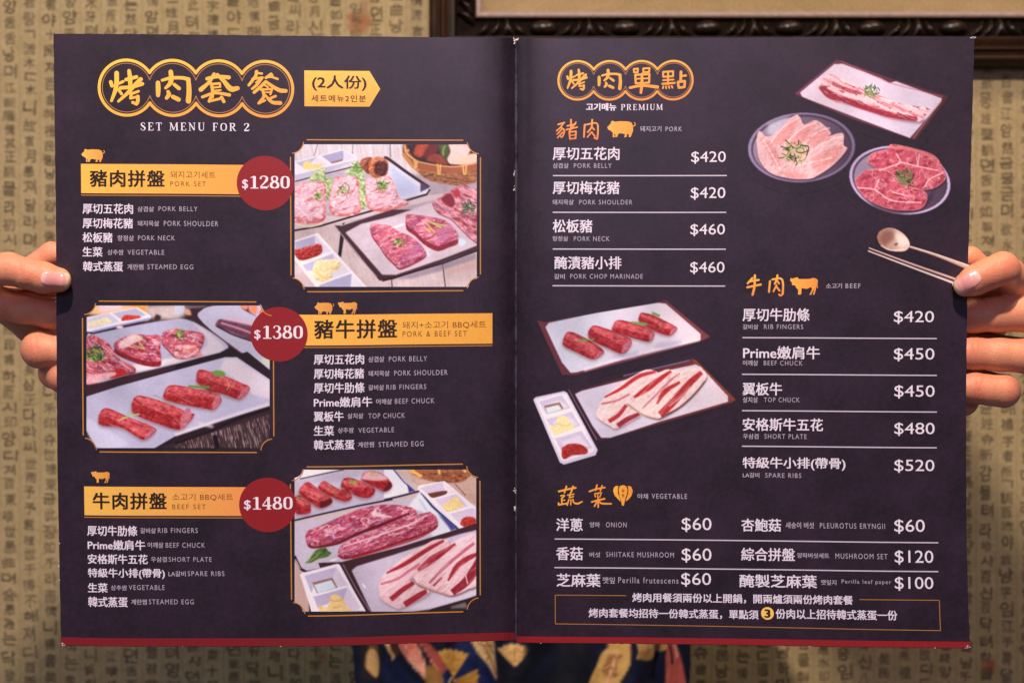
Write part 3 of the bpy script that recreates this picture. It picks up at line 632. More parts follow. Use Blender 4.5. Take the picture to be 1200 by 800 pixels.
class Paint:
    SS = 3
    def __init__(s, x0, y0, x1, y1, base=(200, 200, 210), alpha=1.0):
        s.x0, s.y0 = x0, y0; s.w = int(round((x1-x0)*s.SS)); s.h = int(round((y1-y0)*s.SS))
        s.X, s.Y = np.meshgrid(x0+(np.arange(s.w)+.5)/s.SS, y0+(np.arange(s.h)+.5)/s.SS)
        s.I = np.tile(np.array(base, float), (s.h, s.w, 1)); s.A = np.full((s.h, s.w), float(alpha))
    def mask(s, pts, blur=.35, smooth=False):
        P = cr_curve(pts+[pts[0]], 8*len(pts)) if smooth else np.array(pts, float)
        pad = 3*blur+1
        i0 = max(0, int((P[:, 0].min()-s.x0-pad)*s.SS)); i1 = min(s.w, int((P[:, 0].max()-s.x0+pad)*s.SS)+1)
        j0 = max(0, int((P[:, 1].min()-s.y0-pad)*s.SS)); j1 = min(s.h, int((P[:, 1].max()-s.y0+pad)*s.SS)+1)
        if i1 <= i0 or j1 <= j0: return None
        X = s.X[j0:j1, i0:i1]; Y = s.Y[j0:j1, i0:i1]; m = np.zeros(X.shape, bool)
        for (xa, ya), (xb, yb) in zip(P, np.roll(P, -1, 0)):
            if ya == yb: continue
            m ^= ((Y >= min(ya, yb)) & (Y < max(ya, yb)) & (X < xa+(Y-ya)*(xb-xa)/(yb-ya)))
        return blur1(m.astype(float), blur*s.SS), (slice(j0, j1), slice(i0, i1))
    def put(s, m, sl, c, a=1.0, opaque=True):
        c = np.asarray(c, float)
        m = (m*a)[..., None]; s.I[sl] = s.I[sl]*(1-m)+c*m
        if opaque: s.A[sl] = np.maximum(s.A[sl], m[..., 0])
    def fill(s, pts, c, smooth=False, blur=.35, a=1.0, c2=None, ga=None, gb=None, nz=0, ns=3.0, seed=1):
        r = s.mask(pts, blur, smooth)
        if r is None: return
        m, sl = r; X, Y = s.X[sl], s.Y[sl]; col = np.broadcast_to(np.array(c, float), X.shape+(3,)).copy()
        if c2 is not None:
            ga = ga or pts[0]; gb = gb or pts[len(pts)//2]; d = np.array(gb, float)-ga
            t = np.clip(((X-ga[0])*d[0]+(Y-ga[1])*d[1])/(d@d), 0, 1)[..., None]; col = col*(1-t)+np.array(c2, float)*t
        if nz: col = col+((fbm(X/ns, Y/ns, seed)-.5)*2*nz)[..., None]
        s.put(m, sl, col, a)
    def line(s, pts, w_, c, blur=.3, a=1.0, smooth=True):
        V, W = smooth_line(pts, w_) if smooth else (np.array(pts, float), np.full(len(pts), w_))
        d = np.gradient(V, axis=0); d /= np.maximum(np.linalg.norm(d, axis=1, keepdims=True), 1e-9); n = np.stack([-d[:, 1], d[:, 0]], 1)
        O = np.vstack([V+n*W[:, None]/2, (V-n*W[:, None]/2)[::-1]]); s.fill([tuple(p) for p in O], c, blur=blur, a=a)
    def streaks(s, pts, c, ang, lx, ly, lo, hi, a=1.0, seed=3, smooth=True, warp=0, blur=.5):
        """blend colour c into the outline where stretched noise is high"""
        r = s.mask(pts, blur, smooth)
        if r is None: return
        m, sl = r; X, Y = s.X[sl], s.Y[sl]
        if warp: X = X+warp*(fbm(X/7, Y/7, seed+50)-.5); Y = Y+warp*(fbm(X/7, Y/7, seed+90)-.5)
        ca, sa = math.cos(math.radians(ang)), math.sin(math.radians(ang))
        n = fbm((X*ca+Y*sa)/lx, (-X*sa+Y*ca)/ly, seed); n = np.clip((n-lo)/(hi-lo), 0, 1)
        s.put(m*n, sl, c, a, False)
    def veins(s, pts, c, cell, wd, a=1.0, seed=5, ang=0, st=1.0, smooth=True):
        r = s.mask(pts, .6, smooth)
        if r is None: return
        m, sl = r; X, Y = s.X[sl], s.Y[sl]; X = X+3*(fbm(X/6, Y/6, seed+1)-.5); Y = Y+3*(fbm(X/6, Y/6, seed+2)-.5)
        ca, sa = math.cos(math.radians(ang)), math.sin(math.radians(ang))
        n = fbm((X*ca+Y*sa)/cell/st, (-X*sa+Y*ca)/cell, seed, 3); n = np.exp(-((n-.5)/wd)**2); s.put(m*n, sl, c, a, False)
    def relief(s, pts, amp, ns, seed=1, bev=0, smooth=True, w_=1.0):
        r = s.mask(pts, .5, smooth)
        if r is None: return
        m, sl = r; X, Y = s.X[sl], s.Y[sl]; h = fbm(X/ns, Y/ns, seed, 4)*ns*.6
        gy_, gx_ = np.gradient(h, 1/s.SS); sh = -(gx_*.5+gy_*.9)*amp*2.2
        if bev:
            hb = blur1(m, bev*s.SS); gy2, gx2 = np.gradient(hb, 1/s.SS); sh = sh+(gy2*.9+gx2*.4)*bev*amp*2.0
        sh = np.clip(sh, -90, 90); spec = np.clip(sh-26, 0, 60)*1.3
        s.I[sl] = s.I[sl]+(m*w_)[..., None]*(sh[..., None]*np.array([.9, .75, .8])+spec[..., None])
    def meat(s, pts, lean=(184, 76, 94), dark=(138, 34, 46), fat=(236, 200, 214), seed=1, ang=-20, side=None, fata=.6):
        """a raw slice: red rim, lighter face, streaks of fat"""
        s.fill([(x+.8, y+1.6) for x, y in pts], (120, 96, 120), True, 1.4, .35)
        if side: s.fill([(x, y+side) for x, y in pts], dark, True, .5, nz=30, ns=2, seed=seed)
        s.fill(pts, lean, True, .4, nz=26, ns=3.2, seed=seed)
        s.streaks(pts, (118, 52, 96), ang, 14, 7, .46, .66, .45, seed+70, warp=6)
        s.streaks(pts, dark, ang, 9, 3, .48, .75, .75, seed+3, warp=4)
        s.streaks(pts, fat, ang, 10, 2.4, .52, .74, fata, seed+9, warp=5)
        s.streaks(pts, (250, 226, 236), ang+8, 3, 1.5, .62, .8, .6, seed+15, warp=3)
        s.relief(pts, 16, 4.0, seed+40, 2.2); s.relief(pts, 8, 1.3, seed+44)
    def bar(s, pts, top, endp=None, seed=1, ang=25):
        s.fill([(x-.5, y+2.2) for x, y in pts], (120, 84, 88), True, 1.6, .6)
        s.fill(pts, (168, 42, 48), True, .4, nz=30, ns=3, seed=seed)
        s.fill(top, (206, 84, 92), True, .7, nz=34, ns=3, seed=seed+4)
        s.streaks(pts, (230, 150, 154), ang, 14, 1.6, .58, .78, .5, seed+6, warp=3)
        s.streaks(pts, (110, 20, 30), ang, 10, 2.6, .56, .76, .5, seed+8, warp=4)
        if endp: s.fill(endp, (196, 110, 128), True, .5, nz=30, ns=1.5, seed=seed+2)
        s.relief(pts, 15, 5, seed+40, 2.4)
    def herb(s, cx, cy, rx, ry, n=26, seed=1,  cols=((92, 132, 44), (140, 180, 70), (50, 84, 38), (170, 200, 110))):
        r_ = random.Random(seed)
        for _ in range(n):
            a = r_.random()*6.28; q = r_.random()**.5; x = cx+rx*q*math.cos(a); y = cy+ry*q*math.sin(a)
            b = r_.random()*3.14; l = r_.uniform(.6, 1.7)*min(rx, ry)*.35; c = r_.choice(cols)
            s.line([(x-l*math.cos(b), y-l*math.sin(b)), (x+.5*l*math.sin(b), y+.3*l), (x+l*math.cos(b), y+l*math.sin(b))], r_.uniform(.5, 1.5), c, .25, .9)
    def finish(s, name, pg, parent, cut, layer=2, label=None, grain=3):
        big = (fbm(s.X/45, s.Y/45, 11, 2)-.5)[..., None]*.22+1; mean = s.I.mean(2, keepdims=True); s.I = 122+((mean+(s.I-mean)*.92)*big-122)*1.10
        rs = np.random.RandomState(5); I = s.I + rs.normal(0, grain, s.I.shape[:2])[..., None]
        h2, w2 = s.h//2, s.w//2; A = s.A[:h2*2, :w2*2].reshape(h2, 2, w2, 2).mean((1, 3)); I = np.clip(I[:h2*2, :w2*2], 2, 253).reshape(h2, 2, w2, 2, 3).mean((1, 3))
        X = s.X[:h2*2, :w2*2].reshape(h2, 2, w2, 2).mean((1, 3)); Y = s.Y[:h2*2, :w2*2].reshape(h2, 2, w2, 2).mean((1, 3))
        keep = cut(X, Y) & (A > .01) if cut else (A > .01)
        idx = np.arange(h2*w2).reshape(h2, w2); q = np.stack([idx[:-1, :-1], idx[1:, :-1], idx[1:, 1:], idx[:-1, 1:]], -1).reshape(-1, 4)
        kq = (keep[:-1, :-1] & keep[1:, :-1] & keep[1:, 1:] & keep[:-1, 1:]).ravel(); q = q[kq]
        us, inv = np.unique(q, return_inverse=True); q = inv.reshape(-1, 4)
        P = world(X.ravel()[us], Y.ravel()[us], LAYER*layer)
        col = np.hstack([s2l(I.reshape(-1, 3)[us])*PRINT_GAIN*.97, A.ravel()[us][:, None]])
        o = mesh_obj(name, P, q, M_PRINT, parent, col=col)
        if label: o['label'] = label
        return o
def scoop_cut(x0, y0, x1, y1, r=10.5):
    def f(X, Y):
        k = (X >= x0) & (X <= x1) & (Y >= y0) & (Y <= y1)
        for cx, cy in ((x0-1, y0-1), (x1+1, y0-1), (x1+1, y1+1), (x0-1, y1+1)): k &= (X-cx)**2+(Y-cy)**2 > r*r
        return k
    return f
WDR = (70, 40, 48)
# --- picture 1
p = Paint(343, 167, 561, 338, (226, 220, 232)); a = Z(340, 160, 8.889); b = Z(450, 160, 8.889); c = Z(340, 250, 8.889); d = Z(450, 250, 8.889)
full = [(343,167),(561,167),(561,338),(343,338)]
p.streaks(full, (200, 184, 196), 82, 60, 2, .4, .8, .5, 2, False)
for l in ([(285,80),(250,210)],[(655,75),(650,180)],[(1040,75),(1045,220)]): p.line(a(l), .9, (110, 98, 118), .4, .8)
p.line(b([(65,80),(65,230)]), .8, (130, 116, 130), .4, .8)
p.fill([(343,245),(420,228),(480,205),(561,190),(561,262),(343,290)], (160, 142, 158), False, 3, .75, nz=16, ns=6)
p.fill([(343,262),(390,262),(561,260),(561,338),(343,338)], (206, 186, 190), False, 2, .9, nz=14, ns=9)
p.streaks(full, (170, 150, 164), 80, 30, 1.6, .5, .9, .4, 8, False)
for l in ([(80,690),(85,770)],[(610,520),(640,770)]): p.line(d(l), 1.0, (50, 34, 46), .35)
p.fill(d([(100,690),(600,520),(960,410),(960,480),(620,590),(300,680)]), (134, 122, 142), False, 1.2, .7)
p.fill(d([(640,590),(960,490),(960,560),(650,650)]), (196, 160, 152), False, 2, .7)
p.fill(c([(525,200),(560,260),(530,460),(500,430)]), (34, 22, 32), False, .4)
p.fill(c([(555,50),(590,50),(560,120),(545,120)]), (38, 26, 40), False, .4)
# basket
p.fill(b([(195,80),(970,80),(970,440),(900,490),(760,510),(560,480),(420,430),(330,350),(240,260),(195,170)]), (162, 104, 66), True, .6, nz=30, ns=3)
p.streaks(b([(330,350),(970,330),(970,440),(760,510),(500,470),(400,420)]), (100, 58, 34), 0, 6, 1.2, .45, .7, .8, 4, False)
p.streaks(b([(330,350),(970,330),(970,440),(760,510),(500,470),(400,420)]), (212, 160, 96), 0, 5, 1.0, .55, .75, .8, 14, False)
p.fill(b([(230,80),(960,80),(970,265),(800,320),(560,300),(380,265),(290,200)]), (60, 34, 30), True, .8)
p.fill(b([(340,80),(470,80),(440,150),(380,220),(310,180)]), (190, 78, 46), True, 1, nz=20)
p.fill(b([(470,80),(560,80),(540,170),(420,230),(430,160)]), (116, 42, 34), True, 1)
p.fill(b([(440,250),(470,200),(530,180),(600,200),(660,290),(560,285)]), (146, 66, 46), True, .8, nz=16)
p.fill(b([(560,80),(670,80),(680,150),(660,260),(600,190),(570,130)]), (74, 88, 46), True, .8, nz=22)
p.line(b([(640,90),(615,150),(620,200)]), 2, (140, 160, 80), .8)
p.fill(b([(670,80),(860,80),(900,150),(800,260),(700,290),(660,240),(690,160)]), (232, 198, 196), True, .8, nz=12)
p.fill(b([(720,290),(760,220),(860,190),(970,180),(970,270),(860,300)]), (238, 196, 180), True, .9, nz=10)
p.line(b([(200,180),(290,300),(360,360)]), 4, (208, 134, 80), .5); p.line(b([(215,90),(240,180),(330,250)]), 1.6, (236, 190, 120), .4)
p.line(b([(345,300),(560,340),(760,345),(970,310)]), 7.5, (168, 94, 62), .5); p.line(b([(345,262),(560,302),(760,315),(970,275)]), 1.6, (222, 160, 104), .4)
for l in ([(215,150),(265,145)],[(320,240),(325,340)],[(345,245),(335,330)],[(560,285),(565,400)],[(590,290),(580,400)],[(820,300),(835,405)],[(858,300),(850,400)]): p.line(b(l), 2.0, (228, 176, 96), .4)
# sauce tray top
p.fill(a([(45,260),(330,190),(550,135),(705,235),(380,380),(60,460),(45,440)]), (192, 188, 220), False, .5)
p.fill(a([(45,260),(330,190),(550,130),(705,225),(700,240),(380,320),(60,400),(45,390)]), (232, 228, 246), False, .5)
p.fill(a([(330,205),(555,145),(565,235),(430,280)]), (168, 166, 206), False, .5); p.fill(a([(560,145),(690,225),(570,260),(555,235)]), (218, 214, 236), False, .5)
p.fill(a([(420,270),(555,235),(545,255),(440,282)]), (150, 100, 90), False, .5)
p.fill(a([(60,275),(275,215),(290,260),(150,330)]), (186, 184, 216), False, .5); p.fill(a([(280,215),(390,290),(200,345),(130,350)]), (224, 220, 238), False, .6)
p.fill(a([(130,330),(140,280),(190,255),(230,290),(330,285),(340,310),(200,350)]), (238, 216, 140), True, .8, nz=14, ns=2)
# upper plate
p.fill(a([(45,480),(640,330),(940,210),(1010,215),(1067,260),(1067,700),(640,800),(45,800)]), (188, 180, 200), False, .6, nz=6)
p.line(a([(50,470),(400,380),(640,320)]), 1.3, (50, 32, 44), .4)
p.fill(b([(0,215),(40,225),(480,530),(480,580),(0,700)]), (216, 216, 240), False, .5); p.fill(b([(60,300),(380,540),(360,600),(140,640)]), (190, 200, 236), False, 1.5)
p.line(b([(0,225),(45,235),(240,375),(470,530)]), 3.4, (58, 32, 42), .4); p.fill(b([(380,480),(480,530),(380,580)]), (86, 66, 100), False, .6)
p.fill([(343,250),(400,254),(418,247),(500,229),(520,227),(520,232),(470,243),(400,262),(343,272)], (206, 190, 200), False, .8)
p.line([(343,270.5),(375,265),(412,254),(450,243),(500,228),(504,222)], 2.2, (40, 22, 34), .35, 1, False)
# lettuce
for q in ([(180,470),(280,350),(360,340),(370,420),(430,460),(420,640),(360,640),(340,480)], [(560,380),(640,330),(680,260),(740,330),(770,380),(760,500),(700,560),(690,440)], [(720,480),(790,500),(800,720),(730,740)], [(350,500),(440,430),(420,600),(370,640)]):
    p.fill(a(q), (176, 200, 140), True, .8, nz=40, ns=3)
    p.streaks(a(q), (90, 130, 60), 60, 6, 2, .5, .7, .7, 6)
    p.streaks(a(q), (224, 230, 196), 40, 6, 2, .55, .7, .7, 16); p.relief(a(q), 36, 3, 5, 1.5)
p.herb(*a([(690,340)])[0], 7, 8, 30, 2, ((100,150,70),(150,190,110),(70,120,50)))
# mushrooms
p.fill(a([(715,290),(760,230),(850,220),(860,300),(820,390),(760,340)]), (178, 100, 62), True, .6, c2=(110, 52, 34))
p.fill(a([(815,270),(850,225),(930,215),(1010,250),(1020,340),(990,420),(900,440),(830,390)]), (196, 116, 70), True, .6)
p.fill(a([(880,290),(930,255),(1000,270),(1015,340),(980,410),(900,400),(870,340)]), (92, 42, 30), True, .9, nz=20, ns=1.4); p.relief(a([(815,270),(850,225),(930,215),(1010,250),(1020,340),(990,420),(900,440),(830,390)]), 30, 5, 3, 3); p.relief(a([(715,290),(760,230),(850,220),(830,300),(820,390),(760,340)]), 26, 5, 3, 3)
# pork slabs
for i, q in enumerate(([(50,540),(90,490),(280,475),(365,500),(370,780),(360,860),(280,900),(45,880)], [(470,420),(690,430),(720,640),(735,780),(600,830),(430,800),(410,640)], [(790,430),(900,440),(1040,420),(1140,640),(1240,700),(1000,780),(830,760),(790,650)])):
    p.fill(a(q), (222, 120, 118), True, .5)
    p.fill([(x*.94+.06*a(q)[0][0]+.5, y*.93+.07*a(q)[0][1]) for x, y in a(q)], (226, 188, 206), True, 1.0, nz=20, ns=3, seed=i)
    p.streaks(a(q), (206, 90, 96), -25, 12, 3, .52, .72, .75, 20+i, warp=5); p.streaks(a(q), (246, 226, 238), 20, 6, 3, .55, .72, .8, 30+i, warp=5); p.relief(a(q), 24, 3, 60+i, 2.4); p.relief(a(q), 12, 1.2, 70+i)
p.line([(347,262),(362,266),(378,262)], 1.4, (230, 220, 180), .5)
p.herb(*a([(280,620)])[0], 4, 6, 26, 3); p.herb(*a([(960,500)])[0], 7, 6.5, 36, 4); p.herb(*a([(560,560)])[0], 6, 8, 12, 5)
p.line(a([(490,620),(520,570),(600,570)]), 1.2, (150, 190, 90)); p.line(a([(560,480),(615,520),(600,590)]), 1, (90, 140, 80))
# lower tray left + garlic, chilli
p.fill(c([(45,285),(280,205),(800,770),(270,770),(45,480)]), (234, 230, 248), False, .5)
p.fill(c([(50,300),(260,235),(265,330),(60,400)]), (178, 176, 212), False, .5); p.fill(c([(262,235),(430,390),(330,420),(262,330)]), (216, 212, 236), False, .5)
p.fill(c([(50,370),(90,370),(200,340),(315,320),(330,410),(240,460),(110,490),(50,430)]), (176, 52, 44), True, .6, nz=44, ns=1.4); p.relief(c([(50,370),(90,370),(200,340),(315,320),(330,410),(240,460),(110,490),(50,430)]), 40, 2.2, 3, 2)
p.fill(c([(125,540),(445,420),(460,470),(240,600),(170,600)]), (186, 184, 218), False, .5); p.fill(c([(450,425),(630,610),(310,720),(240,640),(460,520)]), (220, 216, 238), False, .5)
p.fill(c([(230,600),(270,500),(400,480),(500,490),(530,560),(450,600),(430,680),(320,720),(250,670)]), (238, 220, 172), True, .6, nz=18, ns=2, seed=3); p.relief(c([(230,600),(270,500),(400,480),(500,490),(530,560),(450,600),(430,680),(320,720),(250,670)]), 26, 3.5, 3, 2.5); p.line(c([(270,560),(300,640),(400,690)]), 1, (220, 186, 90), .6); p.line(c([(430,570),(500,590)]), 1.4, (226, 196, 100), .6)
p.fill(c([(300,740),(640,630),(630,770),(310,770)]), (176, 174, 212), False, .5); p.line(c([(280,210),(450,400),(640,610),(790,770)]), 1.8, (244, 240, 252), .4, 1, False)
p.line(c([(45,470),(110,530),(280,760)]), 1.6, (238, 236, 250), .4, 1, False); p.line(c([(110,520),(450,400)]), 1.5, (240, 238, 250), .4, 1, False); p.line(c([(290,745),(640,610)]), 1.5, (240, 238, 250), .4, 1, False)
# lower plate
p.fill(c([(465,125),(540,130),(1067,-40),(1950,-40),(1950,380),(1067,690),(930,700)]), WDR, False, .4)
p.fill(c([(575,200),(740,110),(1067,30),(1500,-120),(1960,-120),(1960,330),(1600,470),(1100,640),(960,640)]), (204, 190, 206), False, .6, nz=7, ns=6)
p.line(c([(470,140),(700,430),(905,660)]), .9, (150, 132, 156), .3); p.fill(d([(750,280),(800,260),(860,300),(800,340)]), (204, 226, 244), True, 1)
p.line(d([(90,150),(220,110)]), 1.5, (228, 238, 248), .6); p.line(d([(440,390),(470,440)]), 2.5, (214, 224, 240), .8)
p.line([(448,329),(470,323),(520,308),(561,293)], 2.2, (44, 22, 34), .35, 1, False)
p.meat(c([(830,140),(870,105),(950,120),(1040,130),(1130,190),(1240,230),(1320,290),(1400,380),(1410,440),(1300,510),(1150,570),(1080,520),(1000,440),(940,350),(860,240)]), seed=3, side=1.8, lean=(206, 104, 128))
p.fill(d([(190,430),(300,310),(380,320),(370,420),(250,490),(180,480)]), (170, 100, 150), True, 2.2, .5); 
p.meat(d([(225,40),(250,10),(400,25),(560,50),(660,90),(750,180),(770,260),(680,300),(560,340),(430,280),(320,180),(240,120)]), seed=11, side=6, lean=(206, 108, 140))
p.fill(d([(500,220),(620,150),(730,190),(700,270),(600,290)]), (176, 108, 156), True, 2.2, .5)
p.herb(*d([(160,300)])[0], 7, 5, 26, 7); 
for l in ([(430,90),(530,200)],[(420,150),(490,200)],[(460,80),(600,150)],[(500,100),(640,130)]): p.line(d(l), 1.7, (190, 190, 100), .4)
p.meat(b([(500,690),(600,620),(700,560),(820,500),(900,540),(975,600),(975,1060),(930,1080),(800,960),(700,860),(560,790)]), seed=17, ang=30, lean=(226, 150, 166), side=1)
p.fill(b([(590,640),(690,590),(740,690),(700,740),(610,680)]), (140, 40, 52), True, .8); p.fill(b([(710,570),(770,550),(795,600),(750,640)]), (196, 52, 64), True, .8)
p.herb(*b([(880,735)])[0], 8, 7, 40, 8, ((60,100,60),(90,130,80),(40,70,50)))
p.finish('printed_photo', PL, page_l, scoop_cut(345, 168.9, 558.8, 336.3), label='photo of pork slices on two plates with a basket of vegetables')

# --- picture 2
p = Paint(99, 355, 319, 528, (60, 38, 46)); a = Z(95, 350, 8.889); b = Z(205, 350, 8.889); c = Z(95, 440, 8.889); d = Z(205, 440, 8.889)
p.fill(a([(60,60),(700,60),(700,230),(60,160)]), (238, 196, 150), False, 1.5); p.fill(a([(450,65),(690,65),(690,150),(560,90)]), (238, 160, 66), False, .8)
p.fill(a([(180,60),(420,60),(420,110),(200,140)]), (230, 206, 220), False, 1); p.fill(a([(690,70),(1080,60),(1080,170),(950,220),(700,190)]), (206, 188, 190), True, 2.2, nz=10)
p.fill(a([(780,160),(830,180),(820,220),(760,220)]), (60, 40, 40), True, 1)
p.fill(b([(0,70),(95,70),(90,150),(0,170)]), (196, 204, 232), False, 1); p.fill(b([(100,110),(150,110),(170,170),(110,160)]), (214, 160, 130), True, .8); p.fill(b([(100,70),(360,65),(300,90),(110,105)]), (120, 104, 110), False, 1)
p.fill(a([(60,190),(590,90),(735,180),(720,210),(110,345),(60,345)]), (228, 226, 248), False, .5)
p.fill(a([(325,150),(570,100),(680,170),(430,220)]), (182, 182, 214), False, .5); p.fill(a([(60,215),(290,150),(400,240),(80,310)]), (200, 200, 226), False, .6)
p.fill(a([(420,210),(460,170),(560,175),(620,180),(600,205),(440,230)]), (206, 60, 48), True, .6, nz=40, ns=1.5); p.fill(a([(75,240),(200,215),(260,190),(320,250),(180,280),(80,290)]), (232, 222, 190), True, .7, nz=22, ns=1.5)
p.line(a([(110,345),(400,275),(720,205)]), 2.2, (150, 160, 222), .4)
p.fill(a([(365,310),(385,280),(440,290),(420,312)]), (236, 206, 200), True, .6)
p.fill(a([(120,370),(500,290),(880,225),(1130,225),(1500,450),(1500,560),(1300,600),(980,680),(500,790),(60,860),(60,400)]), (176, 176, 208), True, .6, nz=6)
p.fill(b([(160,220),(320,330),(480,460),(510,530),(400,570),(250,600),(0,670),(0,640),(280,540),(330,420)]), (208, 198, 216), True, 1.2)
p.fill(a([(480,700),(800,640),(1060,600),(1060,640),(520,770)]), (224, 214, 226), True, 1.2)
p.meat(a([(60,400),(120,380),(200,410),(300,480),(340,560),(420,640),(540,700),(550,760),(300,790),(200,810),(60,850)]), seed=22, ang=35, side=2, lean=(196, 92, 108), fata=.7)
p.fill(a([(300,760),(440,730),(460,790),(300,830)]), (190, 40, 48), True, .6); p.fill(c([(55,10),(100,-10),(200,-20),(330,-40),(360,-10),(200,60),(60,90)]), (230, 170, 180), True, .7, nz=30, ns=2)
p.herb(*a([(150,570)])[0], 11, 9, 60, 9, ((70,130,50),(140,190,70),(30,50,30),(60,100,70)))
p.meat(a([(335,500),(370,440),(500,380),(600,370),(700,380),(815,385),(820,520),(835,630),(780,655),(650,640),(500,590),(400,545)]), seed=27, ang=20, side=6, lean=(196, 84, 104))
p.fill(a([(380,470),(500,385),(600,380),(640,420),(560,460),(480,500),(420,520)]), (238, 214, 216), True, .9, .85, nz=20)
for l in ([(540,480),(600,500),(670,525)],[(570,400),(620,470),(660,520)],[(600,400),(680,440)]): p.line(a(l), 1.1, (190, 200, 120), .4)
p.meat(a([(830,400),(870,340),(990,310),(1060,330),(1200,340),(1280,380),(1260,480),(1200,560),(1100,610),(980,600),(900,520),(850,470)]), seed=31, ang=20, side=1.5, lean=(200, 92, 110))
p.meat(b([(0,490),(100,480),(200,480),(270,560),(260,600),(100,620),(0,600)]), seed=32, lean=(236, 150, 150), fata=.9); p.herb(*b([(50,370)])[0], 6, 6, 24, 10)
p.fill(b([(0,690),(280,610),(470,560),(560,510),(600,500),(960,760),(1000,840),(700,700),(500,640),(0,740)]), (40, 24, 32), False, .5)
p.fill(b([(240,150),(330,90),(500,65),(900,65),(990,200),(1000,780),(960,760),(620,510),(380,330),(250,200)]), (186, 184, 214), True, .5, nz=5)
p.line(b([(380,340),(620,515),(800,640),(980,760)]), 1.2, (120, 70, 84), .4)
p.fill(b([(430,250),(500,215),(900,300),(900,460),(780,430),(560,340),(430,290)]), (110, 62, 86), True, .8, nz=16); p.line(b([(480,250),(700,320),(820,370)]), 2.2, (206, 150, 176), .7); p.line(b([(440,285),(600,370),(800,440)]), 1.8, (50, 26, 34), .6)
p.fill(b([(500,215),(560,190),(900,260),(900,300)]), (206, 178, 200), True, 1)
p.fill(b([(690,65),(760,65),(780,130),(850,180),(760,140),(700,100)]), (110, 50, 46), True, .8)
p.fill(b([(680,65),(760,65),(750,110),(700,100)]), (226, 140, 110), True, .7); p.fill(b([(775,70),(850,65),(850,150),(790,140)]), (230, 136, 106), True, .7); p.fill(b([(870,150),(900,110),(940,130),(900,170)]), (226, 120, 90), True, .7)
p.fill(b([(890,640),(940,610),(990,620),(990,700),(930,680)]), (196, 206, 190), True, .8)
# lower plate with rib fingers
p.fill([(101,463),(200,433),(275,416),(290,412),(317,434),(317,480),(232,508),(183,526),(100,526)], (44, 26, 36), False, .4)
p.fill([(101,464.5),(140,452),(205,434),(263,418.5),(278,418.5),(317,445),(317,475),(260,492),(205,511),(180,525.5),(114,525.5),(101,504)], (182, 180, 212), False, .5, nz=6, ns=8)
p.fill([(263,420),(277,420),(317,447),(317,468),(296,462),(270,440),(258,432)], (210, 200, 218), False, 1.2)
p.line([(205,509),(245,496),(290,481),(316,473)], 3.4, (218, 210, 228), 1.0, 1, False); p.line([(232,495),(250,500)], 3, (214, 208, 226), 1.4); p.fill([(101,488),(120,500),(150,520),(114,525),(101,500)], (206, 206, 236), True, 2, .8)
p.fill(d([(0,705),(380,595),(1000,380),(1000,760),(0,760)]), (66, 46, 50), False, .6); p.streaks(d([(0,705),(380,595),(1000,400),(1000,760),(0,760)]), (176, 150, 156), 78, 9, .8, .5, .75, .9, 44, False)
p.line(d([(0,705),(350,585),(700,430),(985,340)]), 3.0, (30, 16, 24), .6, 1, False); p.fill(d([(390,620),(440,620),(470,760),(420,760)]), (24, 14, 22), False, .4)
for i, (q, t, e) in enumerate(((c([(185,410),(240,340),(340,360),(470,420),(640,490),(770,545),(770,590),(660,665),(560,620),(420,540),(200,510)]), c([(200,400),(250,350),(470,430),(740,530),(650,640),(440,520),(320,450)]), c([(740,540),(775,560),(760,600),(680,660),(660,640)])),
  (c([(525,300),(570,215),(680,220),(900,290),(1060,360),(1067,400),(1180,400),(1110,500),(1010,560),(800,500),(640,440),(540,380)]), c([(560,240),(640,220),(1000,330),(1080,380),(960,410),(700,330)]), d([(60,430),(110,350),(160,350),(165,450),(60,560)])),
  (c([(850,215),(915,105),(1067,110),(1200,140),(1400,170),(1450,220),(1460,270),(1390,350),(1280,340),(1067,300),(900,260)]), c([(870,190),(930,115),(1200,140),(1430,190),(1380,230),(1100,200)]), d([(400,270),(450,190),(475,270),(420,350),(390,350)])),
  (d([(220,60),(250,-60),(400,-30),(560,20),(700,80),(770,110),(770,160),(700,235),(640,240),(500,190),(320,140)]), d([(250,-40),(420,-20),(740,110),(660,150),(450,80),(260,20)]), d([(700,150),(765,105),(770,160),(720,225),(650,235)])))):
    p.bar(q, t, e, seed=50+i*7, ang=22)
p.line(c([(390,470),(500,420),(610,400)]), 1.6, (176, 200, 130), .4); p.line(c([(500,370),(480,440)]), 1.1, (160, 190, 110)); p.line(d([(140,110),(250,118),(365,120)]), 2.8, (104, 150, 66), .5)
p.fill(b([(380,760),(440,745),(510,760),(520,800),(420,800)]), (110, 160, 70), True, .5); p.line(d([(540,50),(565,100),(540,150)]), .8, (190, 200, 120)); p.line(c([(760,200),(860,250),(930,320)]), .7, (130, 140, 90))
p.finish('printed_photo', PL, page_l, scoop_cut(101.3, 357.5, 316.4, 525), label='photo of rib fingers and pork slices on grey plates')

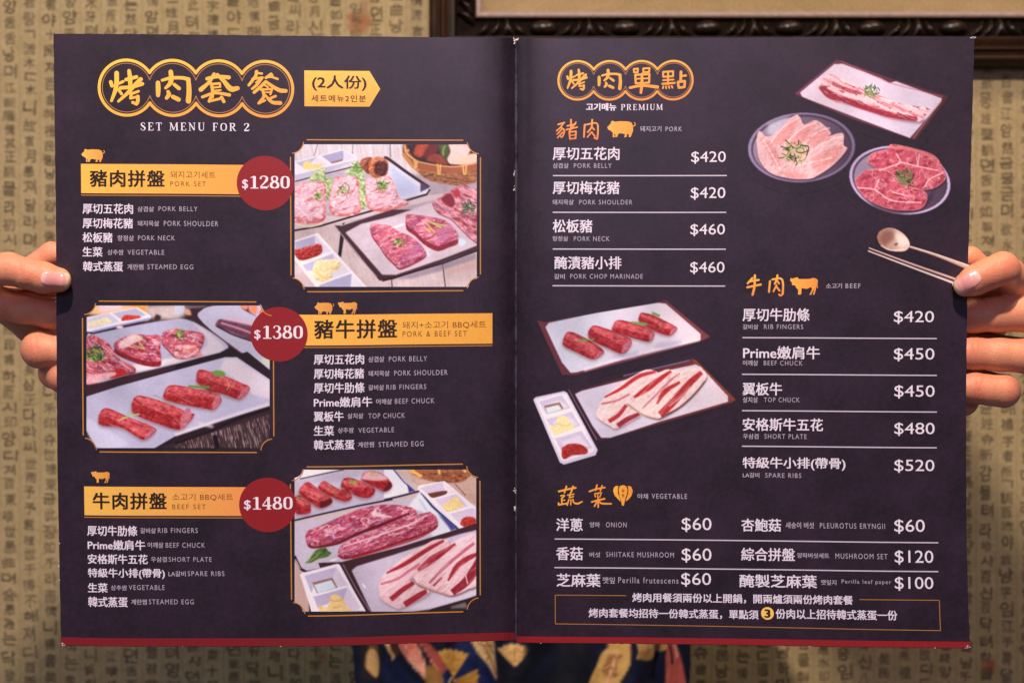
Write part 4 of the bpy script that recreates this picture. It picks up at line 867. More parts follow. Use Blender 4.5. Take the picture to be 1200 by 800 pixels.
# --- picture 3
p = Paint(343, 547, 561, 718, (200, 180, 178)); a = Z(340, 543, 8.889); b = Z(450, 543, 8.889); c = Z(340, 633, 8.889); d = Z(450, 633, 8.889)
p.fill(a([(40,60),(560,60),(440,90),(100,160),(40,170)]), (228, 222, 232), False, .5)
p.fill(b([(240,50),(960,50),(960,420),(700,420),(300,200)]), (196, 164, 152), False, 1, nz=12); p.line(b([(740,210),(850,330)]), .8, (90, 70, 70))
p.fill(b([(250,55),(900,55),(860,160),(760,200),(560,190),(380,150)]), (160, 98, 66), True, .8, nz=30, ns=2); p.streaks(b([(250,95),(900,95),(860,160),(760,200),(560,190),(380,150)]), (96, 54, 36), 0, 5, 1.2, .45, .7, .8, 5, False)
for l in ([(570,55),(580,110)],[(830,55),(850,90)],[(260,70),(400,130)],[(290,60),(380,140)]): p.line(b(l), 3, (232, 180, 96), .6)
p.fill(a([(45,180),(430,90),(560,65),(1060,60),(1330,290),(1067,390),(45,590)]), (186, 178, 204), False, .6, nz=6)
p.fill(b([(0,60),(90,60),(320,280),(110,340),(0,360)]), (228, 230, 246), False, .6); p.line(b([(100,60),(200,180),(320,290)]), 1.4, (74, 66, 140), .4); p.fill(b([(240,210),(320,280),(260,300)]), (60, 60, 130), False, .6)
p.line(a([(100,158),(440,85),(560,62)]), 1.2, (50, 36, 60), .35)
p.fill(a([(60,260),(280,200),(520,190),(700,140),(760,130),(700,200),(400,260),(150,320)]), (206, 216, 238), True, 1.5, .6)
for i, (q, t, e) in enumerate(((a([(40,350),(100,330),(200,400),(215,440),(205,510),(100,525),(60,500)]), a([(50,350),(110,340),(200,420),(100,420)]), None),
  (a([(95,260),(180,190),(250,230),(330,290),(420,350),(430,410),(310,460),(180,380),(100,320)]), a([(100,260),(180,200),(330,300),(400,350),(310,390),(180,340)]), None),
  (a([(290,240),(350,180),(430,220),(520,270),(600,260),(640,330),(635,370),(560,390),(420,340),(310,270)]), a([(300,230),(350,190),(450,240),(500,290),(420,300)]), None),
  (a([(530,220),(560,155),(640,150),(760,190),(870,240),(880,300),(830,350),(740,350),(640,310),(540,260)]), a([(540,200),(580,160),(700,180),(860,240),(760,250),(620,240)]), None),
  (a([(735,165),(780,90),(880,80),(980,120),(1040,180),(1060,240),(990,290),(880,240)]), a([(740,160),(790,90),(880,85),(1020,170),(900,180)]), None))):
    p.bar(q, t, e, seed=80+i*7, ang=30)
p.fill(a([(310,400),(430,370),(420,420),(320,458)]), (96, 24, 28), True, .8); p.fill(a([(970,270),(1040,190),(1058,240),(990,285)]), (96, 24, 28), True, .8)
p.fill(a([(735,160),(790,90),(880,85),(1000,130),(1010,160),(880,175)]), (226, 196, 206), True, .8, .8)
p.herb(*a([(650,190)])[0], 5, 3, 22, 11, ((140,160,60),(110,140,60),(180,190,90))); p.herb(*a([(870,105)])[0], 5, 3, 14, 12, ((190,190,120),(160,170,110))); p.herb(*a([(90,350)])[0], 2, 4, 10, 13)
p.line(a([(400,220),(470,310),(530,270)]), 1, (160, 140, 70))
p.line(a([(45,590),(300,530),(700,440),(1067,370)]), 2.0, (44, 30, 56), .4, 1, False); p.line(b([(0,378),(200,330),(370,285)]), 2.0, (40, 26, 46), .4, 1, False)
# middle plate
p.fill([(345,612),(400,604),(460,589),(487,582),(492,575),(540,618),(541,627),(480,650),(400,668),(355,670),(345,660)], (192, 184, 206), False, .6, nz=6)
p.fill(b([(230,470),(330,350),(390,310),(520,470),(690,660),(660,740),(500,760),(500,620),(400,500)]), (220, 226, 244), True, 1); p.line(b([(370,370),(450,490)]), 1.4, (170, 180, 220), .8)
p.line(b([(390,300),(500,440),(780,690)]), 2.6, (60, 62, 120), .5, 1, False); p.fill(b([(560,520),(780,660),(700,700),(660,640)]), (70, 74, 140), False, 1)
p.line([(345,651),(352,666),(360,670),(390,664),(450,649),(500,638),(556,622)], 3.2, (38, 24, 38), .5, 1, False)
p.line([(346,655),(352,666)], .8, (200, 206, 230), .3)
p.line(b([(450,800),(700,730),(960,670)]), 1.8, (50, 64, 120), .5, 1, False)
p.fill(c([(60,180),(110,320),(200,600),(215,740),(50,740)]), (198, 166, 160), False, 1); p.line(c([(190,580),(205,660),(210,740)]), 2.4, (30, 20, 28), .4)
p.meat(a([(160,740),(200,690),(330,640),(480,570),(600,520),(760,460),(920,430),(1120,430),(1290,470),(1310,560),(1200,620),(1060,640),(820,690),(700,740),(560,785),(400,830),(250,865),(185,845)]), seed=91, ang=-22, side=1.2, lean=(192, 84, 116), fata=.5)
p.veins(a([(200,700),(480,580),(760,470),(1000,440),(1250,470),(1280,560),(1060,580),(700,700),(300,820)]), (236, 196, 214), 9, .035, .8, 5, -22, 2.5)
p.fill(a([(880,470),(905,460),(910,510),(1060,550),(1000,560),(850,535)]), (240, 206, 220), True, .7)
p.line([(362,637),(368,641),(396,636),(419,625),(440,617),(460,609),(480,601)], [2,2,3,3,3,3,2.4], (104, 22, 34), .6)
p.meat([(396,648),(399,640),(411,632),(431,623.5),(470,608.5),(500,600),(506,601),(512,607),(511,616),(490,626),(460,636),(430,646),(405,652),(397,649)], seed=97, ang=-22, side=3, lean=(190, 82, 112), fata=.5)
p.veins([(400,641),(431,626),(470,611),(500,601),(508,607),(480,620),(440,636),(408,645)], (236, 196, 214), 8, .035, .8, 15, -22, 3)
p.line([(402,640),(440,628),(480,614),(500,603)], 1.5, (236, 200, 216), .5)
p.line([(412,654),(450,643),(490,630),(511,618)], 1.6, (172, 34, 44), .6)
p.fill(c([(155,235),(200,190),(270,100),(340,75),(400,110),(430,130),(380,170),(300,190),(220,230)]), (84, 112, 52), True, .5, nz=34, ns=1.6); p.line(c([(170,230),(260,170),(330,110)]), 1.5, (130, 150, 80), .5); p.herb(*c([(360,120)])[0], 6, 5, 24, 14, ((50,80,40),(90,120,60)))
p.line(c([(420,210),(490,190)]), 1.5, (240, 240, 250), .4)
# sauce tray right
p.fill(b([(350,245),(370,225),(630,180),(955,450),(955,660),(820,700)]), (232, 226, 244), False, .5)
p.fill(b([(370,250),(610,190),(635,280),(450,310)]), (206, 192, 220), False, .5); p.fill(b([(615,190),(760,300),(650,330),(630,280)]), (228, 214, 232), False, .5); p.fill(b([(450,310),(640,280),(640,320),(510,355)]), (110, 60, 50), True, .5)
p.fill(b([(520,370),(750,310),(870,440),(670,510)]), (208, 194, 222), False, .5); p.fill(b([(600,440),(700,370),(760,340),(800,400),(830,440),(690,500),(640,490)]), (236, 212, 150), True, .6, nz=24, ns=1.6)
p.fill(b([(690,520),(930,455),(950,500),(950,640),(820,660)]), (206, 192, 220), False, .5); p.fill(b([(790,630),(820,570),(880,550),(950,570),(950,640),(850,660)]), (178, 54, 44), True, .6, nz=36, ns=1.6)
p.line(b([(355,255),(600,500),(820,690)]), 1.8, (236, 230, 250), .4, 1, False); p.line(b([(510,368),(760,300)]), 1.4, (238, 234, 250), .4, 1, False); p.line(b([(670,512),(930,448)]), 1.4, (238, 234, 250), .4, 1, False)
# right plate with belly slices
p.fill([(373,659),(400,658),(470,640),(561,612),(561,718),(395,718)], WDR, False, .4)
p.fill([(412,668),(418,663),(460,650),(500,637),(540,625),(561,620),(561,695),(540,705),(505,713),(470,718),(436,718)], (196, 186, 210), False, .6, nz=7, ns=8); p.fill([(470,700),(520,695),(561,680),(561,697),(505,712),(460,714)], (216, 208, 230), False, 2, .8)
p.fill([(505,713),(540,703),(561,697),(561,718),(500,718)], (50, 34, 40), False, .5); p.fill(d([(690,690),(850,640),(870,700),(700,705)]), (120, 112, 116), False, 1)
p.line(c([(550,245),(700,520),(830,730)]), 1.1, (140, 120, 150), .4); p.line(c([(755,450),(785,490)]), 1.6, (244, 244, 252), .4)
sl1 = [(444,684),(450,672),(470,655),(495,640),(510,632),(526,633),(520,650),(500,668),(480,680),(503,690),(495,700),(470,712),(462,711),(446,700)]
sl2 = [(484,676),(495,660),(520,642),(540,630),(561,628),(561,680),(548,690),(530,697),(515,693),(500,688),(490,684)]
def band(P_, pts, w_, c_=(168, 44, 58), a_=1.0): P_.line(pts, w_, c_, .5, a_)
p.fill([(x+1, y+2) for x, y in sl1], (120, 84, 100), True, 1.4, .5); p.fill(sl1, (232, 196, 206), True, .4, nz=10)
band(p, [(453,671),(475,660),(500,644),(520,633)], [2,5,5,3]); band(p, [(446,684),(465,678),(480,668),(492,660)], 2.6, (200, 110, 134)); band(p, [(458,702),(470,692),(485,682)], [6,6,5]); band(p, [(474,708),(490,698),(500,692)], [7,7,5]); p.line([(462,708),(475,696),(487,686)], 2.4, (236, 206, 220), .4)
p.fill([(x+.5, y+2) for x, y in sl2], (70, 30, 40), True, 1.2, .7); p.fill(sl2, (234, 200, 210), True, .4, nz=10)
band(p, [(490,668),(505,656),(520,646),(534,637)], [4,8,6,3]); band(p, [(503,683),(515,670),(535,652),(556,636)], [3,3,4,4], (196, 104, 128)); band(p, [(525,680),(535,664),(548,654),(561,648)], [2,6,6,4]); band(p, [(508,686),(518,676)], 2.2); band(p, [(530,694),(545,682),(556,668),(563,655)], [8,10,11,10], (150, 40, 52)); p.line([(545,670),(548,684)], 1.5, (224, 180, 196)); p.line([(490,683),(505,690),(528,697)], 1.6, (226, 160, 140), .5)
p.streaks(sl2, (250, 224, 232), -40, 12, 1.6, .5, .72, .35, 66); p.relief(sl1, 10, 5, 5, 2.2); p.relief(sl2, 10, 5, 6, 2.2); p.streaks(sl2, (196, 90, 110), -42, 16, 1.4, .6, .74, .35, 71, warp=3); p.streaks(sl1, (196, 90, 110), -38, 16, 1.4, .6, .74, .35, 72, warp=3)
# tray left
p.fill(c([(105,350),(130,335),(490,240),(520,255),(780,735),(220,740)]), (236, 230, 248), False, .5)
p.fill(c([(150,365),(480,275),(470,400),(250,430),(230,540),(220,540)]), (192, 182, 216), False, .5); p.fill(c([(480,275),(600,465),(490,490),(440,390)]), (214, 202, 226), False, .5)
p.fill(c([(230,435),(440,385),(495,490),(280,550)]), (150, 110, 100), False, .5); p.fill(c([(250,460),(430,410),(480,490),(290,548)]), (208, 222, 240), False, .5)
p.fill(c([(240,585),(600,485),(570,600),(330,680),(300,735)]), (188, 178, 214), False, .5); p.fill(c([(600,490),(735,690),(700,735),(310,735),(560,600)]), (218, 206, 230), False, .5)
p.fill(c([(300,670),(390,690),(420,590),(480,560),(560,620),(600,700),(630,735),(320,735)]), (238, 208, 144), True, .5, nz=24, ns=2); p.line(c([(410,620),(500,630),(560,600)]), 1, (206, 160, 80), .5); p.line(c([(440,700),(520,690)]), 1, (206, 160, 80), .5)
p.line(c([(110,355),(220,570),(290,738)]), 2, (238, 234, 252), .4, 1, False); p.line(c([(225,575),(600,475)]), 1.8, (238, 234, 250), .4, 1, False); p.line(c([(500,245),(620,470),(780,735)]), 1.8, (240, 236, 252), .4, 1, False)
p.finish('printed_photo', PL, page_l, scoop_cut(345, 549.6, 558.4, 716), label='photo of marbled beef slices with belly slices and sauce tray')

# --- plates on the right page
def plate_paint(x0, y0, x1, y1): return Paint(x0, y0, x1, y1, (44, 34, 46), 0.0)
def shadow(P_, pts, dy=5, blur=4, a=.8):
    blur = blur*1.5
    r = P_.mask([(x-1, y+dy) for x, y in pts], blur, False)
    if r: P_.put(r[0], r[1], (22, 14, 22), a*.7)
z = Z(870, 60, 4)
p = plate_paint(868, 60, 1118, 262)
PLT = z([(245,198),(440,38),(455,42),(690,125),(965,210),(960,225),(815,415),(800,418),(500,315),(250,210)])
shadow(p, PLT, 4, 3); p.fill(PLT, (112, 58, 82), False, .4, c2=(84, 44, 48), ga=z([(245,198)])[0], gb=z([(900,300)])[0])
p.fill(z([(270,195),(430,62),(470,60),(650,128),(690,150),(720,142),(935,222),(930,240),(785,408),(500,300),(280,215)]), (224, 206, 226), False, .5, c2=(206, 196, 222), ga=z([(300,100)])[0], gb=z([(800,400)])[0], nz=6, ns=8)
p.line(z([(245,202),(500,318),(800,417)]), 1.2, (60, 30, 44), .35, 1, False); p.line(z([(460,45),(690,150),(940,215)]), 1.0, (196, 90, 120), .4, .8, False); p.line(z([(930,235),(800,410)]), 1, (196, 120, 130), .5)
p.fill(z([(350,160),(430,230),(560,270),(700,320),(830,340),(850,320),(500,220)]), (120, 70, 90), True, 1.5, .6)
M1 = z([(360,150),(400,110),(470,130),(560,170),(660,215),(760,250),(880,270),(860,300),(830,330),(780,320),(700,315),(640,290),(560,270),(500,240),(440,240),(385,190)])
p.fill(M1, (236, 200, 210), True, .4, nz=14); p.streaks(M1, (214, 110, 130), 22, 24, 2, .5, .68, .8, 4, warp=3)
p.line(z([(365,165),(410,205),(470,225),(540,250),(620,280),(700,300),(820,320)]), [6,9,7,8,6,7,5], (168, 52, 70), .6); p.line(z([(420,150),(500,185),(560,200)]), [4,5,3], (196, 84, 104), .6)
p.streaks(M1, (246, 216, 226), 22, 14, 1.6, .55, .7, .5, 9, warp=4); p.streaks(M1, (120, 30, 44), 22, 6, 2, .62, .78, .8, 14, warp=4); p.relief(M1, 16, 4.0, 41, 2.2)
p.herb(*z([(605,185)])[0], 9, 6, 34, 3, ((70,110,60),(120,160,80),(50,80,50))); p.line(z([(570,215),(600,190),(620,230)]), 1.4, (130, 170, 80))
def ell(cx, cy, rx, ry, rot=0, n=40):
    t = np.linspace(0, 2*math.pi, n, endpoint=False); x = rx*np.cos(t); y = ry*np.sin(t); a_ = math.radians(rot); return [(cx+u*math.cos(a_)-v*math.sin(a_), cy+u*math.sin(a_)+v*math.cos(a_)) for u, v in zip(x, y)]
for (cx, cy, rx, ry, rot, kind) in ((277, 452, 254, 165, -3, 0), (738, 605, 242, 160, 10, 1)):
    ec = lambda k, dx=0, dy=0: z(ell(cx+dx, cy+dy, rx*k, ry*k, rot))
    shadow(p, ec(1.0), 4, 3)
    p.fill(ec(1.0), (86, 70, 110), False, .4); p.fill(ec(.985), (186, 168, 210) if kind else (150, 134, 170), False, .5, c2=(206, 190, 226) if kind else (120, 104, 140), ga=z([(cx-rx, cy)])[0], gb=z([(cx+rx, cy+ry)])[0])
    p.fill(ec(.93), (70, 52, 74), False, .6); p.fill(ec(.90, 0, 4), (150, 134, 164), False, .8, c2=(84, 66, 90), ga=z([(cx-rx*.7, cy-ry*.6)])[0], gb=z([(cx+rx*.8, cy+ry*.2)])[0])
p.fill(z([(120,340),(200,310),(240,320),(180,380),(120,390)]), (206, 206, 232), True, 2, .8)
M2 = z([(65,420),(80,375),(130,400),(240,305),(270,310),(290,345),(340,325),(380,345),(415,385),(400,400),(470,385),(475,440),(490,460),(430,530),(350,585),(300,600),(210,595),(130,570),(80,510)])
p.fill([(x+1, y+2) for x, y in M2], (70, 40, 60), True, 1.2, .7); p.fill(M2, (232, 186, 192), True, .4, nz=14)
for q, g_ in (([(140,420),(200,340),(260,320),(230,400),(170,440)], 11), ([(210,440),(290,350),(350,335),(300,410),(250,440)], 12), ([(290,420),(370,360),(410,390),(330,450)], 13), ([(320,510),(400,460),(470,450),(430,520),(340,560)], 14), ([(100,420),(140,430),(180,530),(140,520)], 15), ([(150,560),(300,580),(250,598)], 16)):
    p.fill(z(q), (226, 150, 152), True, 1.2, .85, nz=12, seed=g_)
for l in ([(130,430),(200,350),(265,315)],[(195,440),(270,370),(345,335)],[(285,440),(350,380),(410,360)],[(320,470),(400,420),(470,400)],[(240,540),(330,520),(420,500)],[(90,400),(130,470),(180,560)]): p.line(z(l), 1.3, (246, 222, 230), .5, .9)
p.streaks(M2, (206, 120, 130), -35, 6, 1.6, .62, .75, .5, 9, warp=4); p.relief(M2, 16, 5, 9, 2.4)
p.herb(*z([(245,475)])[0], 14, 12, 46, 5, ((110,130,40),(160,176,70),(50,70,30),(90,100,50))); p.line(z([(190,510),(240,460),(290,430)]), 1.4, (196, 200, 130)); p.line(z([(270,440),(310,450),(300,490)]), 1.6, (60, 86, 40))
p.fill(z([(560,680),(620,720),(720,745),(850,700),(900,640),(870,720),(760,760),(640,750)]), (60, 36, 56), True, 2, .8)
M3 = z([(585,520),(610,480),(680,460),(700,437),(800,455),(900,490),(945,560),(950,600),(900,640),(830,650),(790,640),(720,600),(630,550)])
M4 = z([(530,600),(580,560),(660,555),(720,590),(760,630),(860,665),(840,735),(740,745),(660,730),(580,690),(540,640)])
for mm, sd in ((M3, 71), (M4, 77)):
    p.fill([(x+1, y+2) for x, y in mm], (50, 20, 34), True, 1, .8); p.fill(mm, (196, 88, 108), True, .4, nz=26, ns=3, seed=sd); p.streaks(mm, (140, 36, 54), -20, 8, 4, .5, .72, .7, sd+1, warp=5)
    p.veins(mm, (236, 186, 198), 12, .03, .5, sd+2); p.line(mm+[mm[0]], 1.0, (226, 150, 160), .5, .7); p.relief(mm, 14, 5.0, sd+5, 2.4)
p.line(z([(690,450),(800,462),(900,500)]), 3, (214, 120, 124), .6)
for l in ([(720,480),(740,520),(700,540),(640,560)],[(740,520),(820,540),(920,560)],[(820,540),(830,480)],[(850,640),(880,600),(940,570)],[(540,640),(620,650),(700,700),(840,710)],[(620,650),(640,600)],[(700,660),(780,680)]): p.line(z(l), 1.3, (244, 206, 214), .45, .9)
p.herb(*z([(760,590)])[0], 10, 9, 50, 6, ((60,90,50),(90,120,70),(34,50,34),(120,140,90)))
p.finish('printed_photo', PR, page_r, None, label='cut out photo of pork on one rectangular and two round plates')

z = Z(620, 345, 3.904)
p = plate_paint(620, 346, 868, 550)
PA = z([(35,118),(75,125),(590,35),(625,22),(830,195),(790,215),(500,295),(215,368),(150,368)])
shadow(p, PA, 3, 2.5); p.fill(PA, (112, 52, 62), False, .4, c2=(84, 40, 50)); p.fill(z([(620,25),(830,193),(790,210),(640,60)]), (126, 62, 70), False, .6)
p.fill(z([(75,150),(90,130),(300,85),(590,38),(625,42),(785,180),(785,208),(500,275),(220,355),(190,358),(150,310)]), (204, 208, 232), False, .5, c2=(222, 210, 228), ga=z([(150,200)])[0], gb=z([(760,150)])[0], nz=5, ns=8)
p.fill(z([(590,45),(625,48),(780,185),(700,170),(600,110)]), (226, 214, 230), False, 1, .8)
for l in ([(250,345),(400,300),(520,270)],[(520,270),(640,240),(780,205)]): p.line(z(l), 3.4, (234, 226, 242), 1.1, .9)
p.fill(z([(360,290),(420,270),(500,260),(470,290)]), (176, 170, 206), True, 1.5, .6); p.fill(z([(560,240),(620,215),(700,215),(640,245)]), (176, 170, 206), True, 1.5, .6)
for i, (q, t, e) in enumerate((([(153,210),(180,170),(240,190),(310,230),(342,258),(335,275),(290,295),(220,265),(160,235)], [(165,200),(190,178),(330,255),(290,280),(230,240)], [(325,260),(342,262),(330,280),(295,293)]),
  ([(270,170),(295,142),(350,155),(440,190),(468,210),(462,240),(425,270),(350,240),(280,205)], [(285,160),(310,148),(460,205),(420,225),(340,190)], [(430,230),(465,210),(462,242),(425,268)]),
  ([(378,155),(405,118),(470,128),(550,155),(572,175),(570,195),(550,215),(480,200),(390,172)], [(385,150),(410,122),(565,165),(540,185),(450,160)], [(550,180),(572,175),(568,200),(550,214)]),
  ([(500,110),(515,84),(570,95),(640,130),(675,150),(672,165),(640,188),(570,165),(510,130)], [(510,100),(525,88),(665,148),(620,155),(560,120)], [(650,160),(676,150),(668,170),(642,187)]))):
    p.bar(z(q), z(t), z(e), seed=120+i*7, ang=24)
for l, w_ in (([(220,215),(260,208),(298,205)], 1.6), ([(470,128),(540,136)], 2.8), ([(562,84),(598,98)], 3), ([(605,125),(598,155)], .8), ([(245,195),(260,215)], 1)): p.line(z(l), w_, (120, 160, 84), .4)
PB = z([(178,430),(205,435),(735,300),(745,288),(765,300),(948,480),(930,495),(330,672),(305,665)])
shadow(p, PB, 4, 3); p.fill(PB, (62, 34, 48), False, .4, c2=(116, 52, 52)); p.fill(z([(745,300),(765,300),(945,480),(900,495),(780,350)]), (140, 72, 58), False, .7, .9)
p.fill(z([(210,455),(240,440),(500,375),(760,320),(785,330),(910,465),(910,490),(600,580),(370,655),(330,655),(290,600)]), (226, 214, 230), False, .5, c2=(206, 200, 224), ga=z([(800,350)])[0], gb=z([(300,500)])[0], nz=5, ns=8)
p.line(z([(180,435),(250,560),(310,665)]), .9, (150, 130, 150), .3, 1, False); p.line(z([(430,372),(735,300)]), 1.6, (130, 116, 156), .4, 1, False)
s1 = z([(315,520),(330,490),(400,420),(480,370),(540,342),(590,360),(560,400),(460,500),(510,545),(480,570),(400,612),(370,600),(310,560)])
s2 = z([(445,495),(470,455),(540,400),(620,345),(690,350),(740,335),(790,345),(812,370),(800,400),(740,470),(680,520),(610,560),(580,565),(520,545)])
p.fill([(x+.5, y+2) for x, y in s1], (120, 90, 106), True, 1.2, .6); p.fill(s1, (242, 220, 220), True, .4, nz=8)
band(p, z([(345,470),(420,430),(500,375),(580,352)]), [2,4,4.5,3], (198, 50, 56)); band(p, z([(330,500),(400,485),(460,455)]), 2.2, (206, 110, 134)); band(p, z([(365,580),(410,550),(445,505)]), [5,5,4], (196, 54, 66)); band(p, z([(405,600),(450,570),(505,545)]), [6,6,4], (160, 50, 66)); p.line(z([(395,580),(440,545),(470,520)]), 2, (236, 200, 214), .5)
p.fill([(x+.5, y+2) for x, y in s2], (70, 34, 44), True, 1, .7); p.fill(s2, (244, 222, 222), True, .4, nz=8)
band(p, z([(480,470),(540,430),(600,385),(650,350)]), [3,7,6,3], (202, 48, 52)); band(p, z([(520,520),(580,460),(640,400),(690,360)]), [2,2.6,3,2], (212, 130, 146)); band(p, z([(585,500),(620,445),(690,400)]), [2,6,3], (196, 52, 54)); band(p, z([(600,550),(660,490),(730,410),(790,355)]), [8,9,8,5], (188, 44, 50)); band(p, z([(605,560),(690,515),(760,450),(805,395)]), 2, (120, 70, 70)); p.line(z([(640,510),(690,470),(740,420)]), 1.2, (236, 180, 180), .4)
p.streaks(s2, (250, 232, 236), -42, 14, 1.6, .52, .7, .4, 66); p.relief(s1, 10, 5, 5, 2.2); p.relief(s2, 10, 5, 6, 2.2); p.streaks(s2, (206, 90, 100), -44, 8, 1.1, .6, .74, .3, 71, warp=3); p.streaks(s1, (206, 90, 110), -38, 8, 1.1, .6, .74, .3, 72, warp=3); p.line(z([(450,505),(520,548),(590,566)]), 1.4, (226, 180, 150), .5)
TR = z([(18,480),(30,468),(160,440),(175,448),(315,710),(305,735),(160,778),(140,768)])
shadow(p, TR, 3, 2.5); p.fill(TR, (214, 206, 236), False, .5); p.fill(z([(30,480),(155,450),(170,455),(300,705),(290,722),(160,762),(148,755)]), (236, 230, 248), False, .5)
for q in ([(45,490),(150,460),(190,520),(80,548)], [(80,570),(195,535),(235,600),(115,640)], [(118,658),(240,622),(290,700),(165,745)]):
    p.fill(z(q), (204, 194, 226), False, .5); p.fill(z([(q[0][0]*.75+q[1][0]*.25, q[0][1]+14), (q[1][0]-10, q[1][1]+22), (q[2][0]-12, q[2][1]-8), (q[3][0]+14, q[3][1]-10)]), (222, 214, 236), False, .8)
p.fill(z([(68,508),(140,492),(158,522),(85,545)]), (150, 116, 104), False, .4); p.fill(z([(75,518),(135,504),(150,524),(85,545)]), (216, 226, 240), False, .4)
p.fill(z([(88,595),(120,600),(130,560),(165,556),(190,585),(205,610),(160,630),(115,640)]), (240, 224, 170), True, .5, nz=20, ns=1.8); p.line(z([(120,590),(170,600),(190,590)]), .8, (214, 180, 100), .4)
p.fill(z([(150,700),(185,682),(235,685),(265,705),(262,728),(200,735),(165,752),(150,740)]), (176, 50, 42), True, .5, nz=44, ns=1.3)
p.finish('printed_photo', PR, page_r, None, label='cut out photo of ribs, belly slices and a three part sauce tray')

z = Z(1000, 250, 5.333)
p = plate_paint(1012, 262, 1137, 334)
p.line(z([(350,208),(520,262),(740,345)]), [2.6,3.6,5.6], (206, 176, 164), .35); p.line(z([(350,203),(520,256),(740,332)]), [.8,1.2,1.8], (240, 224, 214), .35); p.line(z([(352,213),(520,270),(740,362)]), [.6,.9,1.2], (150, 104, 100), .35)
p.fill(z([(145,150),(160,115),(200,92),(250,92),(305,120),(345,165),(352,205),(325,235),(270,240),(215,228),(165,195)]), (170, 120, 104), True, .4, c2=(222, 196, 184), ga=z([(150,180)])[0], gb=z([(330,170)])[0], nz=16, ns=4)
p.fill(z([(160,150),(210,105),(270,120),(230,180),(190,200)]), (136, 88, 78), True, 2, .8); p.fill(z([(250,110),(320,150),(340,190),(290,210),(270,160)]), (240, 226, 220), True, 2, .8); p.line(z([(170,200),(230,230),(320,225)]), 1.6, (236, 214, 200), .6); p.fill(z([(255,190),(280,185),(265,205)]), (110, 90, 84), True, .5)
p.line(z([(95,215),(350,310),(700,432)]), [1.8,2.3,3.2], (214, 176, 172), .3); p.line(z([(90,234),(350,332),(690,458)]), [1.8,2.3,3.2], (226, 204, 200), .3); p.line(z([(95,226),(350,322),(700,447)]), .8, (96, 58, 66), .3)
p.finish('printed_photo', PR, page_r, None, label='cut out photo of a spoon and two metal chopsticks')

# ------------------------------------------------------------------ signed-distance modelling for the person
def sdf_parts(X, Y, Zc, chains, kb=4.0, seed=0):
    """chains: list of (blend_inside, blend_outside, [(x,y,z,r),...])"""
    D = None
    for ki, ko, pts in chains:
        d = None
        for (a, b) in zip(pts[:-1], pts[1:]):
            a = np.array(a, float); b = np.array(b, float); ab = b[:3]-a[:3]; L2 = ab@ab
            t = np.clip(((X-a[0])*ab[0]+(Y-a[1])*ab[1]+(Zc-a[2])*ab[2])/L2, 0, 1)
            q = np.sqrt((X-a[0]-t*ab[0])**2+(Y-a[1]-t*ab[1])**2+(Zc-a[2]-t*ab[2])**2)-(a[3]+(b[3]-a[3])*t)
            d = q if d is None else smin(d, q, ki)
        D = d if D is None else smin(D, d, ko)
    return D
def smin(a, b, k):
    h = np.clip(0.5+0.5*(b-a)/k, 0, 1); return b+(a-b)*h-k*h*(1-h)
def surface_nets(F, o, h):
    inside = F < 0; nx, ny, nz = F.shape
    c = np.zeros((nx-1, ny-1, nz-1), np.int8)
    for dx in (0, 1):
        for dy in (0, 1):
            for dz in (0, 1): c += inside[dx:nx-1+dx, dy:ny-1+dy, dz:nz-1+dz]
    act = (c > 0) & (c < 8); I, J, K = np.nonzero(act); n = len(I); idx = -np.ones(act.shape, np.int64); idx[I, J, K] = np.arange(n)
    S = np.zeros((n, 3)); cnt = np.zeros(n)
    for ax in range(3):
        oth = [a for a in range(3) if a != ax]
        for u in (0, 1):
            for v in (0, 1):
                p = [0, 0, 0]; p[oth[0]] = u; p[oth[1]] = v; q = list(p); q[ax] = 1
                f0 = F[I+p[0], J+p[1], K+p[2]]; f1 = F[I+q[0], J+q[1], K+q[2]]; m = (f0 < 0) != (f1 < 0)
                t = np.where(m, f0/np.where(m, f0-f1, 1), 0); P = np.array(p, float)[None].repeat(n, 0); P[:, ax] += t
                S[m] += P[m]; cnt[m] += 1
    V = (S/cnt[:, None]+np.stack([I, J, K], 1))*h+np.array(o)
    faces = []
    for ax in range(3):
        b, c_ = [(1, 2), (2, 0), (0, 1)][ax]
        sl0 = [slice(None)]*3; sl1 = [slice(None)]*3; sl0[ax] = slice(0, -1); sl1[ax] = slice(1, None)
        A = inside[tuple(sl0)]; B = inside[tuple(sl1)]; E = np.argwhere(A != B)
        E = E[(E[:, b] > 0) & (E[:, c_] > 0) & (E[:, b] < F.shape[b]-1) & (E[:, c_] < F.shape[c_]-1)]
        flip = A[E[:, 0], E[:, 1], E[:, 2]]
        def g(db, dc):
            e = E.copy(); e[:, b] -= db; e[:, c_] -= dc; return idx[e[:, 0], e[:, 1], e[:, 2]]
        Q = np.stack([g(1, 1), g(0, 1), g(0, 0), g(1, 0)], 1); Q[~flip] = Q[~flip][:, ::-1]; faces.append(Q)
    Fc = np.vstack(faces); Fc = Fc[(Fc >= 0).all(1)]
    return V, Fc
def relax(V, F, it=2, lam=.5):
    E = np.vstack([F[:, [0, 1]], F[:, [1, 2]], F[:, [2, 3]], F[:, [3, 0]]]); n = len(V)
    for _ in range(it):
        S = np.zeros_like(V); c = np.zeros(n)
        for a, b in ((0, 1), (1, 0)):
            for k in range(3): S[:, k] += np.bincount(E[:, a], V[E[:, b], k], n)
            c += np.bincount(E[:, a], minlength=n)
        V = V*(1-lam)+lam*S/np.maximum(c, 1)[:, None]
    return V
def px2w(P):
    z = P[:, 2]*PX; f = (D0-z)/D0
    return np.stack([(P[:, 0]-600)*PX*f, -(P[:, 1]-400)*PX*f, z], 1)

